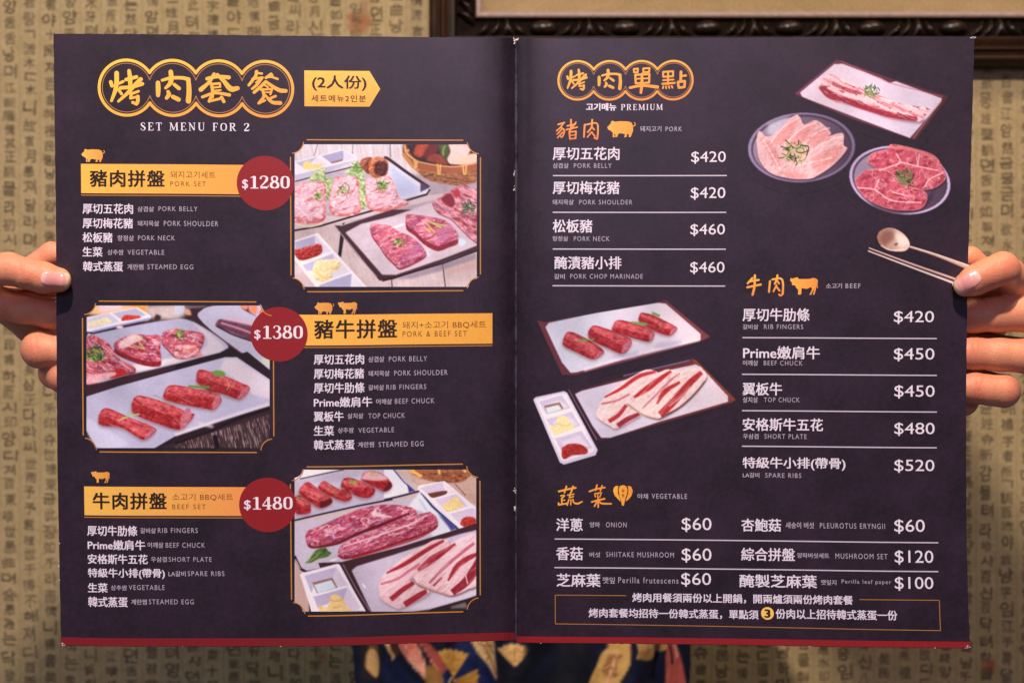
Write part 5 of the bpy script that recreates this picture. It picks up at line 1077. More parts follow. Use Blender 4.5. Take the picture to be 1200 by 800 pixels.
def finger(ko, *p): return (6.0, ko, list(p))
LEFT = [
 finger(4, (69,328,13.5,14.6), (50,325,16,17.6), (28,320,17,17.2), (10,315,14,18.6), (-10,317,4,19.5), (-28,332,-45,21), (40,376,-122,26), (165,402,-190,27)),
 finger(3, (96,299,-14,10.5), (60,297,-16,12.8), (24,322,-26,14.5), (66,334,-104,17.5), (160,385,-195,22)),
 finger(3, (104,374,-18,14), (58,367,-22.5,17.6), (28,361,-24,17.4), (-4,355,-26,19.2), (70,362,-112,20), (165,395,-198,24)),
 finger(3, (100,417,-19,14), (72,412,-23,17.5), (46,409.5,-25.5,21), (86,402,-114,20.5), (170,405,-198,24)),
 finger(3, (100,446,-20,12.5), (74,441,-27,18.5), (64,436,-50,18.5), (98,434,-112,20), (172,412,-192,23))]
RIGHT = [
 finger(4, (1130.5,334,12.8,13.6), (1142,328.5,15.5,17.0), (1158,321,17,17.6), (1175.5,314.5,13,18.8), (1184,322,-12,18.5), (1192,342,-56,22), (1150,384,-130,26), (1030,402,-190,27)),
 finger(3, (1104,301,-14,10.5), (1138,302,-15.5,12.2), (1166,326,-28,14.5), (1136,336,-104,17.5), (1040,385,-195,22)),
 finger(3, (1100,374,-19,14), (1140,370,-24,19.6), (1170,368,-25.5,20.2), (1214,367,-30,22.4), (1140,368,-116,20), (1035,395,-198,24)),
 finger(3, (1100,416,-18,14), (1141,414,-22.8,18.4), (1172,415.5,-24,18.6), (1214,418,-28,21), (1132,408,-116,20.5), (1030,405,-198,24)),
 finger(3, (1104,456,-18,12.5), (1143,454.5,-21.5,17.4), (1160,457,-22.5,17.2), (1177,458,-25,18.4), (1126,446,-112,20), (1028,415,-192,23)),
 finger(7, (1128,468,-52,20), (1110,455,-120,26), (1035,405,-192,24))]
GROOVE = {'L': [((43, 409), 24, 1.0, 1.0), ((24, 318), 24, .55, 1.4), ((5, 316), 22, .5, 1.2), ((52,366), 18, .5, .9)],
          'R': [((1146, 369), 23, 1.1, 1.0), ((1143, 414), 20, 1.0, 1.0), ((1147, 455), 18, 1.1, .9), ((1170, 316), 22, .5, 1.2), ((1172,457), 16, .5, 1.)]}
def hand_field(side, X, Y, Zc):
    D = sdf_parts(X, Y, Zc, LEFT if side == 'L' else RIGHT)
    for (gx, gy_), hh, amp, wd in GROOVE[side]:
        for dx_, k_ in ((0, 1.2), (3.6, .7), (-3.4, .6), (7, .35), (-7, .3)):
            D = D + k_*amp*np.exp(-((X-gx-dx_-1.2*np.sin((Y-gy_)/hh*2.6+dx_))/wd)**2)*np.clip(1.2-np.abs(Y-gy_+dx_*.7)/hh, 0, 1)*(Zc > -45)
    return D
def make_hand(side):
    h = 1.45
    x0, x1 = (-56, 205) if side == 'L' else (995, 1242)
    y0, y1, z0, z1 = 276, 498, -232, 42
    gx = np.arange(x0, x1, h); gy_ = np.arange(y0, y1, h); gz = np.arange(z0, z1, h)
    X, Y, Zc = [a.astype(np.float32) for a in np.meshgrid(gx, gy_, gz, indexing='ij', sparse=True)]
    F = hand_field(side, X, Y, Zc)
    V, Q = surface_nets(F, (x0, y0, z0), h)
    Q = Q[:, ::-1]                 # y axis is flipped going to the world
    return relax(V, Q, 2, .5), Q
def skin_colour(P, side):
    """P in pixels of the menu plane (x, y, z)"""
    base = s2l((218, 146, 112)); n = fbm(P[:, 0]/9+50, P[:, 1]/9+P[:, 2]/11, 3, 4)[:, None]
    c = base*(1+0.30*(n-.5)*np.array([.6, 1, 1.1])); c = c*(1-.12*(n > .62)*np.array([0, 1, 1]))
    red = s2l((214, 112, 92)); yel = s2l((238, 190, 140))
    spots = {'L': [(80,330,12,.45,yel), (62,346,14,.35,red), (22,312,16,.30,red), (0,355,20,.35,red), (34,410,14,.40,red), (60,368,16,.2,red), (58,452,16,.5,red), (40,322,14,.25,red)],
             'R': [(1118,338,10,.45,yel), (1160,330,16,.40,red), (1185,312,16,.40,red), (1140,372,14,.45,red), (1140,418,14,.45,red), (1145,458,14,.5,red), (1190,458,14,.4,red), (1138,480,16,.6,red)]}[side]
    for x, y, r, a_, cc in spots:
        w_ = (a_*np.exp(-((P[:, 0]-x)**2+(P[:, 1]-y)**2)/r**2))[:, None]; c = c*(1-w_)+cc*w_
    return c
def mat_skin():
    nt = NT('skin'); a = nt.n('ShaderNodeAttribute', attribute_name='Col')
    g = nt.ramp(nt.noise(1400, 4, .7), [(.3, (.90, .88, .87)), (.7, (1.06, 1.05, 1.05))])
    c = nt.mix(1.0, a.outputs['Color'], g, 'MULTIPLY'); nt.l(c, nt.b.inputs['Base Color'])
    nt.set(Roughness=0.48); nt.b.inputs['Specular IOR Level'].default_value = 0.38
    nt.b.inputs['Subsurface Weight'].default_value = 0.18; nt.b.inputs['Subsurface Radius'].default_value = (1, .35, .2); nt.b.inputs['Subsurface Scale'].default_value = .0035
    v = nt.n('ShaderNodeTexVoronoi'); v.inputs['Scale'].default_value = 1500; nt.l(nt.g.outputs['Position'], v.inputs['Vector'])
    h = nt.mix(.5, nt.noise(700, 4, .6), v.outputs['Distance']); nt.bump(h, .4, .0005); return nt.m
M_SKIN = mat_skin()

VB, QB, CB, nB = [], [], [], 0
for side in 'LR':
    V, Q = make_hand(side); W = px2w(V); VB.append(W); QB.append(Q+nB); CB.append(skin_colour(V, side)); nB += len(V)
# arms, neck, head and trunk on a coarser lattice, in centimetres
def add_coarse(chains, lo, hi, h, post=None):
    global nB
    g = [np.arange(lo[i], hi[i], h).astype(np.float32) for i in range(3)]; X, Y, Zc = np.meshgrid(*g, indexing='ij', sparse=True)
    F = sdf_parts(X, Y, Zc, chains)
    if post: F = post(X, Y, Zc, F)
    V, Q = surface_nets(F, lo, h); V = relax(V, Q, 1); VB.append(V/100); QB.append(Q+nB); nB += len(V)
    CB.append(np.tile(s2l((226, 166, 132)), (len(V), 1)))
SH = {-1: (-15.5, -8.5, -58), 1: (16.5, -8.5, -58)}
WR = {-1: px2w(np.array([[168, 401, -192.]]))[0]*100, 1: px2w(np.array([[1032, 402, -192.]]))[0]*100}
EL = {-1: (-26, -12, -34), 1: (27, -12, -34)}
def headpost(X, Y, Zc, F):
    e = lambda cx, cy, cz, rx, ry, rz: (np.sqrt(((X-cx)/rx)**2+((Y-cy)/ry)**2+((Zc-cz)/rz)**2)-1)*min(rx, ry, rz)
    hd = smin(e(.5, 11.5, -59.5, 7.4, 9.6, 9.2), e(.5, 6.2, -56.5, 5.4, 6.0, 6.0), 3)
    hd = smin(hd, e(.5, 8.6, -50.6, 1.1, 2.2, 1.5), 1.2); hd = smin(hd, e(.5, 4.9, -51.2, 2.2, .8, .9), .8)
    for sx in (-1, 1): hd = smin(hd, e(.5+sx*7.6, 9.2, -59.5, .8, 2.8, 1.7), .8); hd = -smin(-hd, e(.5+sx*3, 10.6, -50.0, 1.7, 1.0, 1.2), 1.0)
    return smin(F, hd, 2.0)
ch = [(5, 5, [(-3.5, -46, -62, 8.5), (-2.5, -30, -62, 8), (-2, -14, -62, 8), (.5, -4, -62, 5.6), (.5, 4, -61, 5.4)]), (5, 5, [(4.5, -46, -62, 8.5), (3.5, -30, -62, 8), (3, -14, -62, 8), (.5, -4, -62, 5.6)])]
for s_ in (-1, 1):
    ch.append((3, 4, [(*SH[s_], 5.6), (*EL[s_], 4.0), (WR[s_][0]*.6+EL[s_][0]*.4, WR[s_][1]*.6+EL[s_][1]*.4, WR[s_][2]*.6+EL[s_][2]*.4, 3.6), (*WR[s_], 2.3)]))
add_coarse(ch, (-34, -56, -74), (35, 26, -6), .8, headpost)
person = empty('person', (0.005, -0.55, -0.52), 'person in a navy shirt printed with gold leaves, holding up the open menu', 'person')
body = mesh_obj('body', np.vstack(VB), np.vstack(QB), M_SKIN, None, smooth=True, col=np.vstack(CB)); setp(body, person)

M_NAIL = NT('fingernail'); _a = M_NAIL.n('ShaderNodeAttribute', attribute_name='Col'); M_NAIL.l(_a.outputs['Color'], M_NAIL.b.inputs['Base Color'])
M_NAIL.set(Roughness=0.24); M_NAIL.b.inputs['Specular IOR Level'].default_value = .5; M_NAIL.b.inputs['Subsurface Weight'].default_value = .1; M_NAIL.b.inputs['Subsurface Scale'].default_value = .002
def nail(side, base, tip, hw):
    """base: cuticle centre, tip: free edge centre, in menu-plane pixels"""
    nu, nv = 30, 22; b = np.array(base, float); t = np.array(tip, float); ax = (t-b); L = np.linalg.norm(ax); ax /= L; pr = np.array([-ax[1], ax[0]])
    U, Vv = np.meshgrid(np.linspace(0, 1, nu+1), np.linspace(-1, 1, nv+1), indexing='ij')
    wd = hw*np.clip(1-(1-np.clip(U/.34, 0, 1))**2.4, 0, 1)**.5*(1-.10*U); wd = wd*np.where(U > .86, np.sqrt(np.clip(1-((U-.86)/.155)**2*.55, 0, 1)), 1)
    x = b[0]+ax[0]*U*L+pr[0]*Vv*wd; y = b[1]+ax[1]*U*L+pr[1]*Vv*wd
    lo = np.full(x.shape, 5.0); hi = np.full(x.shape, 60.0)
    for _ in range(28):
        m = (lo+hi)/2; f = hand_field(side, x, y, m); lo = np.where(f < 0, m, lo); hi = np.where(f < 0, hi, m)
    z = hi; edge = np.minimum(1-np.abs(Vv), np.minimum(U*3, 1)); z = z-.55+1.15*np.clip(edge/.22, 0, 1)**.6 + .3*U
    P = px2w(np.stack([x, y, z], -1).reshape(-1, 3)); idx = np.arange((nu+1)*(nv+1)).reshape(nu+1, nv+1)
    q = np.stack([idx[:-1, :-1], idx[1:, :-1], idx[1:, 1:], idx[:-1, 1:]], -1).reshape(-1, 4)
    if (ax[0]*pr[1]-ax[1]*pr[0]) > 0: q = q[:, ::-1]
    pink = s2l((228, 154, 150)); lun = s2l((236, 184, 176)); free = s2l((236, 198, 168)); u = U.ravel()[:, None]; v_ = Vv.ravel()[:, None]
    kl = .8*np.clip((.24-.10*v_**2-u)/.12, 0, 1); kf = np.clip((u-.86+.06*v_**2)/.05, 0, 1)
    c = pink*(1-kl)+lun*kl; c = c*(1-kf)+free*kf
    o = mesh_obj('fingernail', P, q, M_NAIL.m, None, smooth=True, col=c); o.parent = body
    return o
for n_ in (nail('L', (47, 325.5), (81.5, 328.5), 9.6), nail('R', (1148.5, 321.5), (1119.5, 339.5), 10.5)):
    pass
# eyes and hair (behind the menu)
def blob(name, c, r, mat, parent, seg=24):
    V, F = [], []
    for i in range(seg+1):
        for j in range(seg*2):
            th = math.pi*i/seg; ph = math.pi*j/seg; V.append((c[0]+r[0]*math.sin(th)*math.cos(ph), c[1]+r[1]*math.cos(th), c[2]+r[2]*math.sin(th)*math.sin(ph)))
    for i in range(seg):
        for j in range(seg*2): a0 = i*seg*2+j; a1 = i*seg*2+(j+1) % (seg*2); F.append((a0, a1, a1+seg*2, a0+seg*2))
    return mesh_obj(name, V, F, mat, parent, smooth=True)
M_EYE = mat_simple('eye_white', (.75, .72, .70), .2); M_IRIS = mat_simple('iris', (.03, .015, .01), .15)
M_HAIR = mat_simple('black_hair', (.012, .009, .008), .38, 260, (.03, .022, .018), (900, .5, .001))
for s_ in (-1, 1):
    e = blob('eye', (.005+s_*.030, .106, -.5125), (.0115, .0085, .0095), M_EYE, None, 12); setp(e, person)
    blob('iris', (.005+s_*.030, .106, -.5045), (.0048, .0048, .0025), M_IRIS, None, 8).parent = e; 
    e.children[0].matrix_parent_inverse = e.matrix_basis.inverted()
HV, HQ = None, None
g = [np.arange(a_, b_, .6).astype(np.float32) for a_, b_ in ((-12, 13), (-10, 25), (-74, -48))]; X, Y, Zc = np.meshgrid(*g, indexing='ij', sparse=True)
e1 = (np.sqrt(((X-.5)/8.6)**2+((Y-12.2)/10.3)**2+((Zc+61)/10.0)**2)-1)*8.6; e2 = (np.sqrt(((X-.5)/8.8)**2+((Y-4)/11)**2+((Zc+65)/6)**2)-1)*6
Fh = smin(e1, e2, 2); cut = (np.sqrt(((X-.5)/6.4)**2+((Y-8.0)/8.2)**2+((Zc+52)/8.5)**2)-1)*6.4; Fh = -smin(-Fh, cut, .8)+.25*np.sin(X*3.1+np.sin(Y*.4)*2)
V, Q = surface_nets(Fh, (-12, -10, -74), .6); setp(mesh_obj('hair', relax(V, Q)/100, Q, M_HAIR, None, smooth=True), person)

# ------------------------------------------------------------------ printed shirt, with black fold shade painted into its colours
SD = 1.205; KS = PX*SD/D0         # metres per photo pixel at the shirt front
sp = Paint(396, 742, 836, 836, (14, 18, 44)); sp.SS = 3
a = Z(400, 730, 5.4545); b = Z(600, 730, 5.217)
sp.fill(a([(540,60),(1000,60),(1020,382),(640,420),(560,240)]), (20, 32, 80), True, 1.5, nz=18, ns=12)  # brighter navy painted in as lit cloth
sp.fill(a([(520,60),(760,60),(700,170),(620,220),(540,160)]), (10, 14, 40), True, 2)
sp.fill(a([(60,60),(160,60),(200,260),(200,500),(60,500)]), (34, 26, 26), False, 1)
sp.fill(a([(190,380),(330,250),(480,420),(200,500)]), (18, 28, 66), False, 2)
sp.fill(a([(120,140),(170,160),(190,300),(120,300)]), (104, 74, 48), True, 1.2); sp.fill(a([(90,420),(100,330),(130,285),(185,310),(195,380),(170,480)]), (204, 158, 104), True, .9, nz=20)
sp.fill(a([(205,120),(255,135),(290,190),(332,240),(290,290),(250,240),(225,190)]), (212, 168, 112), True, .8, nz=24, ns=3); sp.fill(a([(250,110),(330,120),(362,210),(335,235),(290,190)]), (76, 50, 22), True, 1)
sp.fill(a([(325,100),(460,100),(500,200),(528,270),(548,400),(470,310),(400,235)]), (210, 100, 88), True, .9, c2=(226, 156, 134), ga=a([(400,120)])[0], gb=a([(520,300)])[0], nz=26, ns=4); sp.streaks(a([(325,100),(460,100),(500,200),(548,400),(400,235)]), (240, 196, 176), 58, 14, 2, .5, .75, .7, 3)
sp.fill(a([(495,110),(535,130),(640,235),(705,280),(680,305),(620,350),(545,225),(490,160)]), (158, 74, 66), True, .9, nz=20); sp.line(a([(500,150),(560,250),(620,330)]), 1.6, (226, 150, 132), .6); sp.line(a([(480,130),(530,210),(560,260)]), 2.2, (26, 20, 34), .6)
def ginkgo(P_, ctr, rr, a0, a1, c_, sd=1):
    pts = [ctr]+[(ctr[0]+rr*(1+.06*math.sin(i*1.7))*(.86 if i == 8 else 1)*math.cos(math.radians(t)), ctr[1]+rr*(1+.05*math.sin(i*2.1))*math.sin(math.radians(t))) for i, t in enumerate(np.linspace(a0, a1, 17))]
    P_.fill(pts, c_, False, .8, nz=18, ns=3, seed=sd)
    for t in np.linspace(a0+6, a1-6, 11): P_.line([(ctr[0]+rr*.2*math.cos(math.radians(t)), ctr[1]+rr*.2*math.sin(math.radians(t))), (ctr[0]+rr*.9*math.cos(math.radians(t)), ctr[1]+rr*.9*math.sin(math.radians(t)))], .8, (int(c_[0]*.72), int(c_[1]*.66), int(c_[2]*.5)), .4, .8)
sp.fill(a([(530,290),(590,300),(650,382),(620,440),(540,440)]), (140, 100, 54), True, 1, nz=20)
ginkgo(sp, a([(715,355)])[0], 33, -125, -58, (216, 164, 84), 3); ginkgo(sp, a([(700,375)])[0], 32, -22, 30, (206, 152, 72), 4); sp.line(a([(715,350),(690,382),(690,470)]), 2, (220, 176, 120), .5)
sp.fill(a([(815,90),(968,90),(985,200),(994,345),(935,275),(880,215),(850,160)]), (222, 182, 128), True, .9, nz=22, ns=3)
for l in ([(860,110),(930,180),(990,320)],[(920,110),(950,160),(970,190)],[(900,150),(930,150),(970,140)],[(920,190),(940,215),(930,250)]): sp.line(a(l), 1.6, (150, 96, 56), .6)
sp.fill(a([(980,60),(1050,60),(1070,250),(1200,230),(1200,500),(1010,500)]), (10, 12, 28), False, 2)
ginkgo(sp, a([(1112,240)])[0], 26, -142, -46, (220, 176, 116), 6); sp.line(a([(1112,240),(1110,130)]), 1, (150, 90, 50), .5)
sp.fill(b([(90,60),(470,60),(480,500),(60,500)]), (9, 12, 26), False, 3, nz=4, ns=14); sp.fill(b([(200,130),(320,130),(200,365),(60,365)]), (16, 22, 46), False, 4)  # near-black fold shade painted over the navy
sp.fill(b([(585,100),(715,100),(732,200),(720,280),(672,365),(640,430),(480,430),(485,350),(520,280),(550,200),(590,160)]), (208, 164, 98), True, .8, nz=26, ns=3)
sp.fill(b([(600,200),(690,210),(640,270),(660,330),(600,350),(560,310),(580,250)]), (140, 92, 50), True, 1.2, .8, nz=20); sp.line(b([(645,110),(635,230),(600,340),(580,420)]), [1.6,2.4,2.6,2], (232, 178, 140), .5)
for l in ([(630,250),(570,300)],[(632,250),(690,220)],[(610,320),(660,300)],[(640,180),(600,220)]): sp.line(b(l), 1.1, (232, 178, 140), .5)
sp.fill(b([(740,60),(1005,60),(1005,235),(960,270),(905,250),(855,268),(800,240),(768,232),(780,180)]), (222, 180, 112), True, .8, nz=20, ns=3)
for l in ([(850,60),(845,230)],[(905,60),(910,220)],[(945,130),(1000,160)],[(820,90),(800,200)]): sp.line(b(l), 1.8, (190, 132, 60), .6)
sp.fill(b([(770,200),(860,190),(900,220),(990,200),(960,262),(860,262),(790,240)]), (150, 102, 56), True, 1.4, .7)
sp.fill(b([(760,270),(1000,262),(980,500),(740,500)]), (16, 20, 48), False, 1.5)
sp.fill(b([(1010,100),(1040,160),(1110,365),(1160,600),(990,500),(990,300)]), (196, 92, 82), False, 1); sp.line(b([(1030,170),(1060,260),(1075,330)]), 2, (230, 180, 160), .5); sp.line(b([(1005,200),(1030,280),(1040,365)]), 3, (40, 26, 34), .7)
nc, nr = 560, 300
th = np.linspace(0, 2*math.pi, nc+1); yy = np.linspace(-.50, -.075, nr+1); TH, YY = np.meshgrid(th, yy, indexing='ij')
yn = (YY+.50)/.425; aw = np.interp(yn.ravel(), [0, .28, .55, .80, .93, 1.0], [.158, .142, .150, .172, .13, .062]).reshape(YY.shape); bd = np.interp(yn.ravel(), [0, .3, .6, .85, 1.0], [.125, .118, .128, .11, .062]).reshape(YY.shape)
fold = .003*np.sin(TH*23+YY*9)*np.sin(YY*14+TH*3)+.009*np.sin(TH*9+YY*16+1.5*np.sin(YY*11))+.004*(fbm(TH*4+9, YY*22, 5)-.5)*2+.005*np.sin(TH*17-YY*30)*(np.cos(TH*2)*.5+.5)
sx_ = .0095+(aw+fold)*np.sin(TH); sz_ = -.620+(bd+fold)*np.cos(TH)
colS = np.empty(YY.shape+(3,)); colS[:] = s2l((14, 18, 44))
pxs = 600+sx_/KS; pys = 400-YY/KS; gi = ((pys-sp.y0)*sp.SS).astype(int); gj = ((pxs-sp.x0)*sp.SS).astype(int)
front = (np.cos(TH) > 0) & (gi >= 0) & (gi < sp.h) & (gj >= 0) & (gj < sp.w)
colS[front] = s2l(np.clip(sp.I, 2, 253))[gi[front], gj[front]]
rs = random.Random(4); S_ = TH*.145; 
for _ in range(150):       # leaves over the rest of the cloth
    c0, c1 = rs.uniform(0, .91), rs.uniform(-.49, -.09); r0 = rs.uniform(.016, .03); an = rs.random()*6.28
    dx = S_-c0; dy = YY-c1; q = np.hypot(dx, dy); t = (np.arctan2(dy, dx)-an+math.pi) % (2*math.pi)-math.pi
    m = (q < r0*(1+.05*np.sin(t*9))) & (np.abs(t) < .75) & ~front
    cc = s2l(rs.choice([(216, 166, 92), (206, 150, 80), (196, 92, 82), (222, 182, 128)])); colS[m] = cc*(1-.25*(np.sin(t[m]*30) > .5))[:, None]
V = np.stack([sx_, YY, sz_], -1).reshape(-1, 3); idx = np.arange((nc+1)*(nr+1)).reshape(nc+1, nr+1)
q = np.stack([idx[:-1, :-1], idx[1:, :-1], idx[1:, 1:], idx[:-1, 1:]], -1).reshape(-1, 4)
def mat_cloth():
    nt = NT('shirt_fabric'); a_ = nt.n('ShaderNodeAttribute', attribute_name='Col'); nt.l(a_.outputs['Color'], nt.b.inputs['Base Color'])
    nt.set(Roughness=.72); nt.b.inputs['Specular IOR Level'].default_value = .25; nt.bump(nt.noise(1600, 2, .5), .3, .0006); return nt.m
M_CLOTH = mat_cloth()
shirt = mesh_obj('shirt', V, q, M_CLOTH, None, smooth=True, col=colS.reshape(-1, 3)*1.0); setp(shirt, person)
for s_ in (-1, 1):
    A_, E_, W_ = [np.array(v_) for v_ in (SH[s_], EL[s_], WR[s_])]; W_ = E_+(W_-E_)*.55
    V, F = [], []; P = cr_curve([tuple(A_-[s_*4, 0, 0]), tuple(A_), tuple((A_+E_)/2), tuple(E_), tuple(W_)], 44); m = len(P); R_ = np.interp(np.linspace(0, 1, m), [0, .25, .6, 1], [8.4, 7.6, 6.2, 5.2])
    for i in range(m):
        d = P[min(i+1, m-1)]-P[max(i-1, 0)]; d /= np.linalg.norm(d); u_ = np.cross(d, [0, 1, 0]); u_ /= np.linalg.norm(u_); v_ = np.cross(d, u_)
        for j in range(40):
            t = 2*math.pi*j/40; r_ = R_[i]*(1+.05*math.sin(3*t+i*.5)+.03*math.sin(7*t-i*.3)); V.append((P[i]+(u_*math.cos(t)+v_*math.sin(t))*r_)/100)
    for i in range(m-1):
        for j in range(40): F.append((i*40+j, i*40+(j+1) % 40, (i+1)*40+(j+1) % 40, (i+1)*40+j))
    sl = mesh_obj('sleeve', V, F, M_CLOTH, None, smooth=True, col=s2l((18, 24, 56))); sl.parent = shirt; sl.matrix_parent_inverse = shirt.matrix_basis.inverted() @ __import__('mathutils').Matrix.Translation(-person.location)

# ------------------------------------------------------------------ wall with printed old-letter paper
DW = 1.56; KW = PX*DW/D0; ZW = D0-DW
def wpx(x, y, z=0): return ((x-600)*KW, -(y-400)*KW, ZW+z)
nt = NT('old_paper_wall')
c = nt.ramp(nt.noise(3.2, 6, .62), [(.28, tuple(s2l((146, 124, 80)))), (.72, tuple(s2l((182, 158, 110))))])
c = nt.mix(.30, c, nt.ramp(nt.noise(60, 5, .7), [(.3, tuple(s2l((128, 106, 72)))), (.75, tuple(s2l((204, 184, 148))))]))
c = nt.mix(.35, c, nt.ramp(nt.noise(420, 3, .8), [(.35, tuple(s2l((120, 98, 66)))), (.7, tuple(s2l((200, 180, 142))))]))
st = nt.ramp(nt.noise(16, 3, .5), [(.70, (0, 0, 0)), (.78, (1, 1, 1))]); c = nt.mix(st, c, tuple(s2l((150, 96, 62)))) 
nt.l(c, nt.b.inputs['Base Color']); nt.set(Roughness=.85); nt.bump(nt.noise(300, 4, .6), .2, .001); M_WALL = nt.m
def ink(name, c0, lo):
    nt = NT(name); cc = nt.ramp(nt.noise(90, 4, .7), [(.34, tuple(s2l(c0))), (.72, tuple(s2l(lo)))]); nt.l(cc, nt.b.inputs['Base Color']); nt.set(Roughness=.9); return nt.m
M_INK = ink('faded_ink', (80, 70, 52), (132, 113, 78)); M_INK2 = ink('pale_ink', (96, 84, 64), (142, 122, 90)); M_RULE = ink('column_rule_ink', (138, 118, 84), (166, 144, 104)); M_SEAL = ink('seal_ink', (150, 70, 56), (166, 110, 84))
x0, x1, y0, y1 = -260, 1460, -260, 1060
V = [wpx(x0, y0), wpx(x1, y0), wpx(x1, y1), wpx(x0, y1), wpx(x0, y0, -.05), wpx(x1, y0, -.05), wpx(x1, y1, -.05), wpx(x0, y1, -.05)]
wall = mesh_obj('wall', V, [(3, 2, 1, 0), (4, 5, 6, 7), (0, 1, 5, 4), (2, 3, 7, 6), (1, 2, 6, 5), (3, 0, 4, 7)], M_WALL); tag(wall, 'wall papered with columns of faded old Korean and Chinese letters', kind='structure')
HANJA = '爲初禮隆相東世訓民正音佛補御製牙舌脣齒喉聲如君不流通故愚百姓所欲言而終得伸其情者多矣予此憫然新二十八字雨為禾水木金天地月印千江之曲'
HANGUL = '숑영낭뭉상미다야감신금슈달믈해임암닥양뎌져랑씨시라는니하샤디귿뎐텨쟝'
JAMO = 'ㄷㅇㅅㄱㅂㅁ'
rw = random.Random(21); groups = {0: [[], [], 0], 1: [[], [], 0]}
def char_on_wall(ch, cx, cy, w_, h_, which, bold):
    V, T = text_mesh(ch, 1.0)
    if len(V) == 0: return
    mn, mx = V.min(0), V.max(0); S = np.array([w_, h_])/(mx-mn); L = (V-(mn+mx)/2)*S; an = rw.gauss(0, .05); L = L @ np.array([[math.cos(an), math.sin(an)], [-math.sin(an), math.cos(an)]]); L = L+.45*np.stack([np.sin(L[:, 1]*.7+an*60), np.sin(L[:, 0]*.6+an*90)], 1)
    Vs, Ts, n = groups[which]
    for k, (ox, oy) in enumerate([(0, 0)] if not bold else [(-bold, -bold), (bold, bold), (-bold, bold)]):
        P = np.stack([(cx+L[:, 0]+ox-600)*KW, -(cy+L[:, 1]+oy-400)*KW, np.full(len(L), ZW+.0006+k*.00005)], 1); Vs.append(P); Ts.append(T+n); n += len(P)
    groups[which][2] = n
xs = [x0+12+23.85*i for i in range(int((x1-x0)/23.85))]
xs = [11.2+23.85*i for i in range(-11, 61)]
for ci, cx in enumerate(xs):
    y = y0+rw.uniform(8, 22)
    while y < y1-14:
        t = rw.random(); big = t < .36
        h_ = rw.uniform(12, 18) if big else rw.uniform(11, 15); w_ = rw.uniform(13, 17) if big else rw.uniform(11.5, 14.5)
        chh = rw.choice(HANGUL) if big else (rw.choice(HANJA) if t < .95 else rw.choice(JAMO))
        if chh in JAMO: h_ *= .7
        vis = not (150 < cx < 1050 and 110 < y < 690)
        if vis and not (cx > 530 and y < 10): char_on_wall(chh, cx+rw.uniform(-1.2, 1.2), y+h_/2, w_, h_, 0 if (big and rw.random() < .7) or rw.random() < .3 else 1, .25 if big else .12)
        y += h_+rw.uniform(3.2, 6.5)
for wch, m_ in ((0, M_INK), (1, M_INK2)):
    Vs, Ts, n = groups[wch]; T = np.vstack(Ts); V = np.vstack(Vs); a_ = V[T[:, 0]]; b_ = V[T[:, 1]]-a_; d_ = V[T[:, 2]]-a_; ar = b_[:, 0]*d_[:, 1]-b_[:, 1]*d_[:, 0]; T[ar < 0] = T[ar < 0][:, ::-1]
    tag(mesh_obj('printed_lettering', V, T, m_, wall), kind='stuff')
V, F = [], []
for cx in xs:
    x = cx+11.9; n = len(V)
    for j in range(41):
        y = y0+(y1-y0)*j/40; dx = .4*math.sin(j*1.3+cx); V += [((x+dx-.35-600)*KW, -(y-400)*KW, ZW+.0004), ((x+dx+.35-600)*KW, -(y-400)*KW, ZW+.0004)]
    F += [(n+2*j, n+2*j+2, n+2*j+3, n+2*j+1) for j in range(40)]
tag(mesh_obj('column_rule', V, F, M_RULE, wall), kind='stuff')
sq = [(-7,-7),(7,-6.5),(6.6,7),(-6.7,6.6)]
mesh_obj('seal_mark', [wpx(1158+a_, 779+b_, .0005) for a_, b_ in sq], [(3, 2, 1, 0)], M_SEAL, wall)

# ------------------------------------------------------------------ ornate picture frame
pf = empty('picture_frame', wpx(502, 75), 'ornate dark carved picture frame with beige canvas hanging at upper right', 'picture frame')
M_WOOD = None
nt = NT('dark_frame_wood'); c = nt.ramp(nt.noise(40, 5, .6), [(.3, tuple(s2l((28, 15, 7)))), (.7, tuple(s2l((54, 31, 14))))]); nt.l(c, nt.b.inputs['Base Color']); nt.set(Roughness=.5); nt.b.inputs['Specular IOR Level'].default_value = .2; nt.bump(nt.noise(120, 4, .6), .25, .001); M_WOOD = nt.m
M_CARVE = mat_simple('dark_carved_lacquer', s2l((18, 12, 9)), .3, 160, s2l((44, 27, 16)), (240, .35, .001), .5)
M_LINER = mat_simple('pale_liner', s2l((150, 128, 122)), .45, 200, s2l((176, 154, 146)))
M_GILT = mat_simple('worn_gilt', s2l((92, 50, 20)), .5, 150, s2l((60, 33, 14)), None, .3, .3)
nt = NT('aged_canvas'); c = nt.ramp(nt.noise(14, 5, .7), [(.3, tuple(s2l((140, 112, 76)))), (.7, tuple(s2l((172, 144, 104))))]); c = nt.mix(.4, c, nt.ramp(nt.noise(330, 3, .8), [(.35, tuple(s2l((116, 92, 60)))), (.7, tuple(s2l((184, 158, 116))))])); nt.l(c, nt.b.inputs['Base Color']); nt.set(Roughness=.85); M_CANVAS = nt.m
DF = .030                                             # the frame stands 3 cm off the wall
KF = PX*(DW-DF)/D0
def fpx(x, y, z=0): return ((x-600)*KF, -(y-400)*KF, ZW+DF+z)
FX0, FX1, FY0, FY1 = 502, 1372, -430, 75               # outer edges in photo pixels, right and top beyond the view
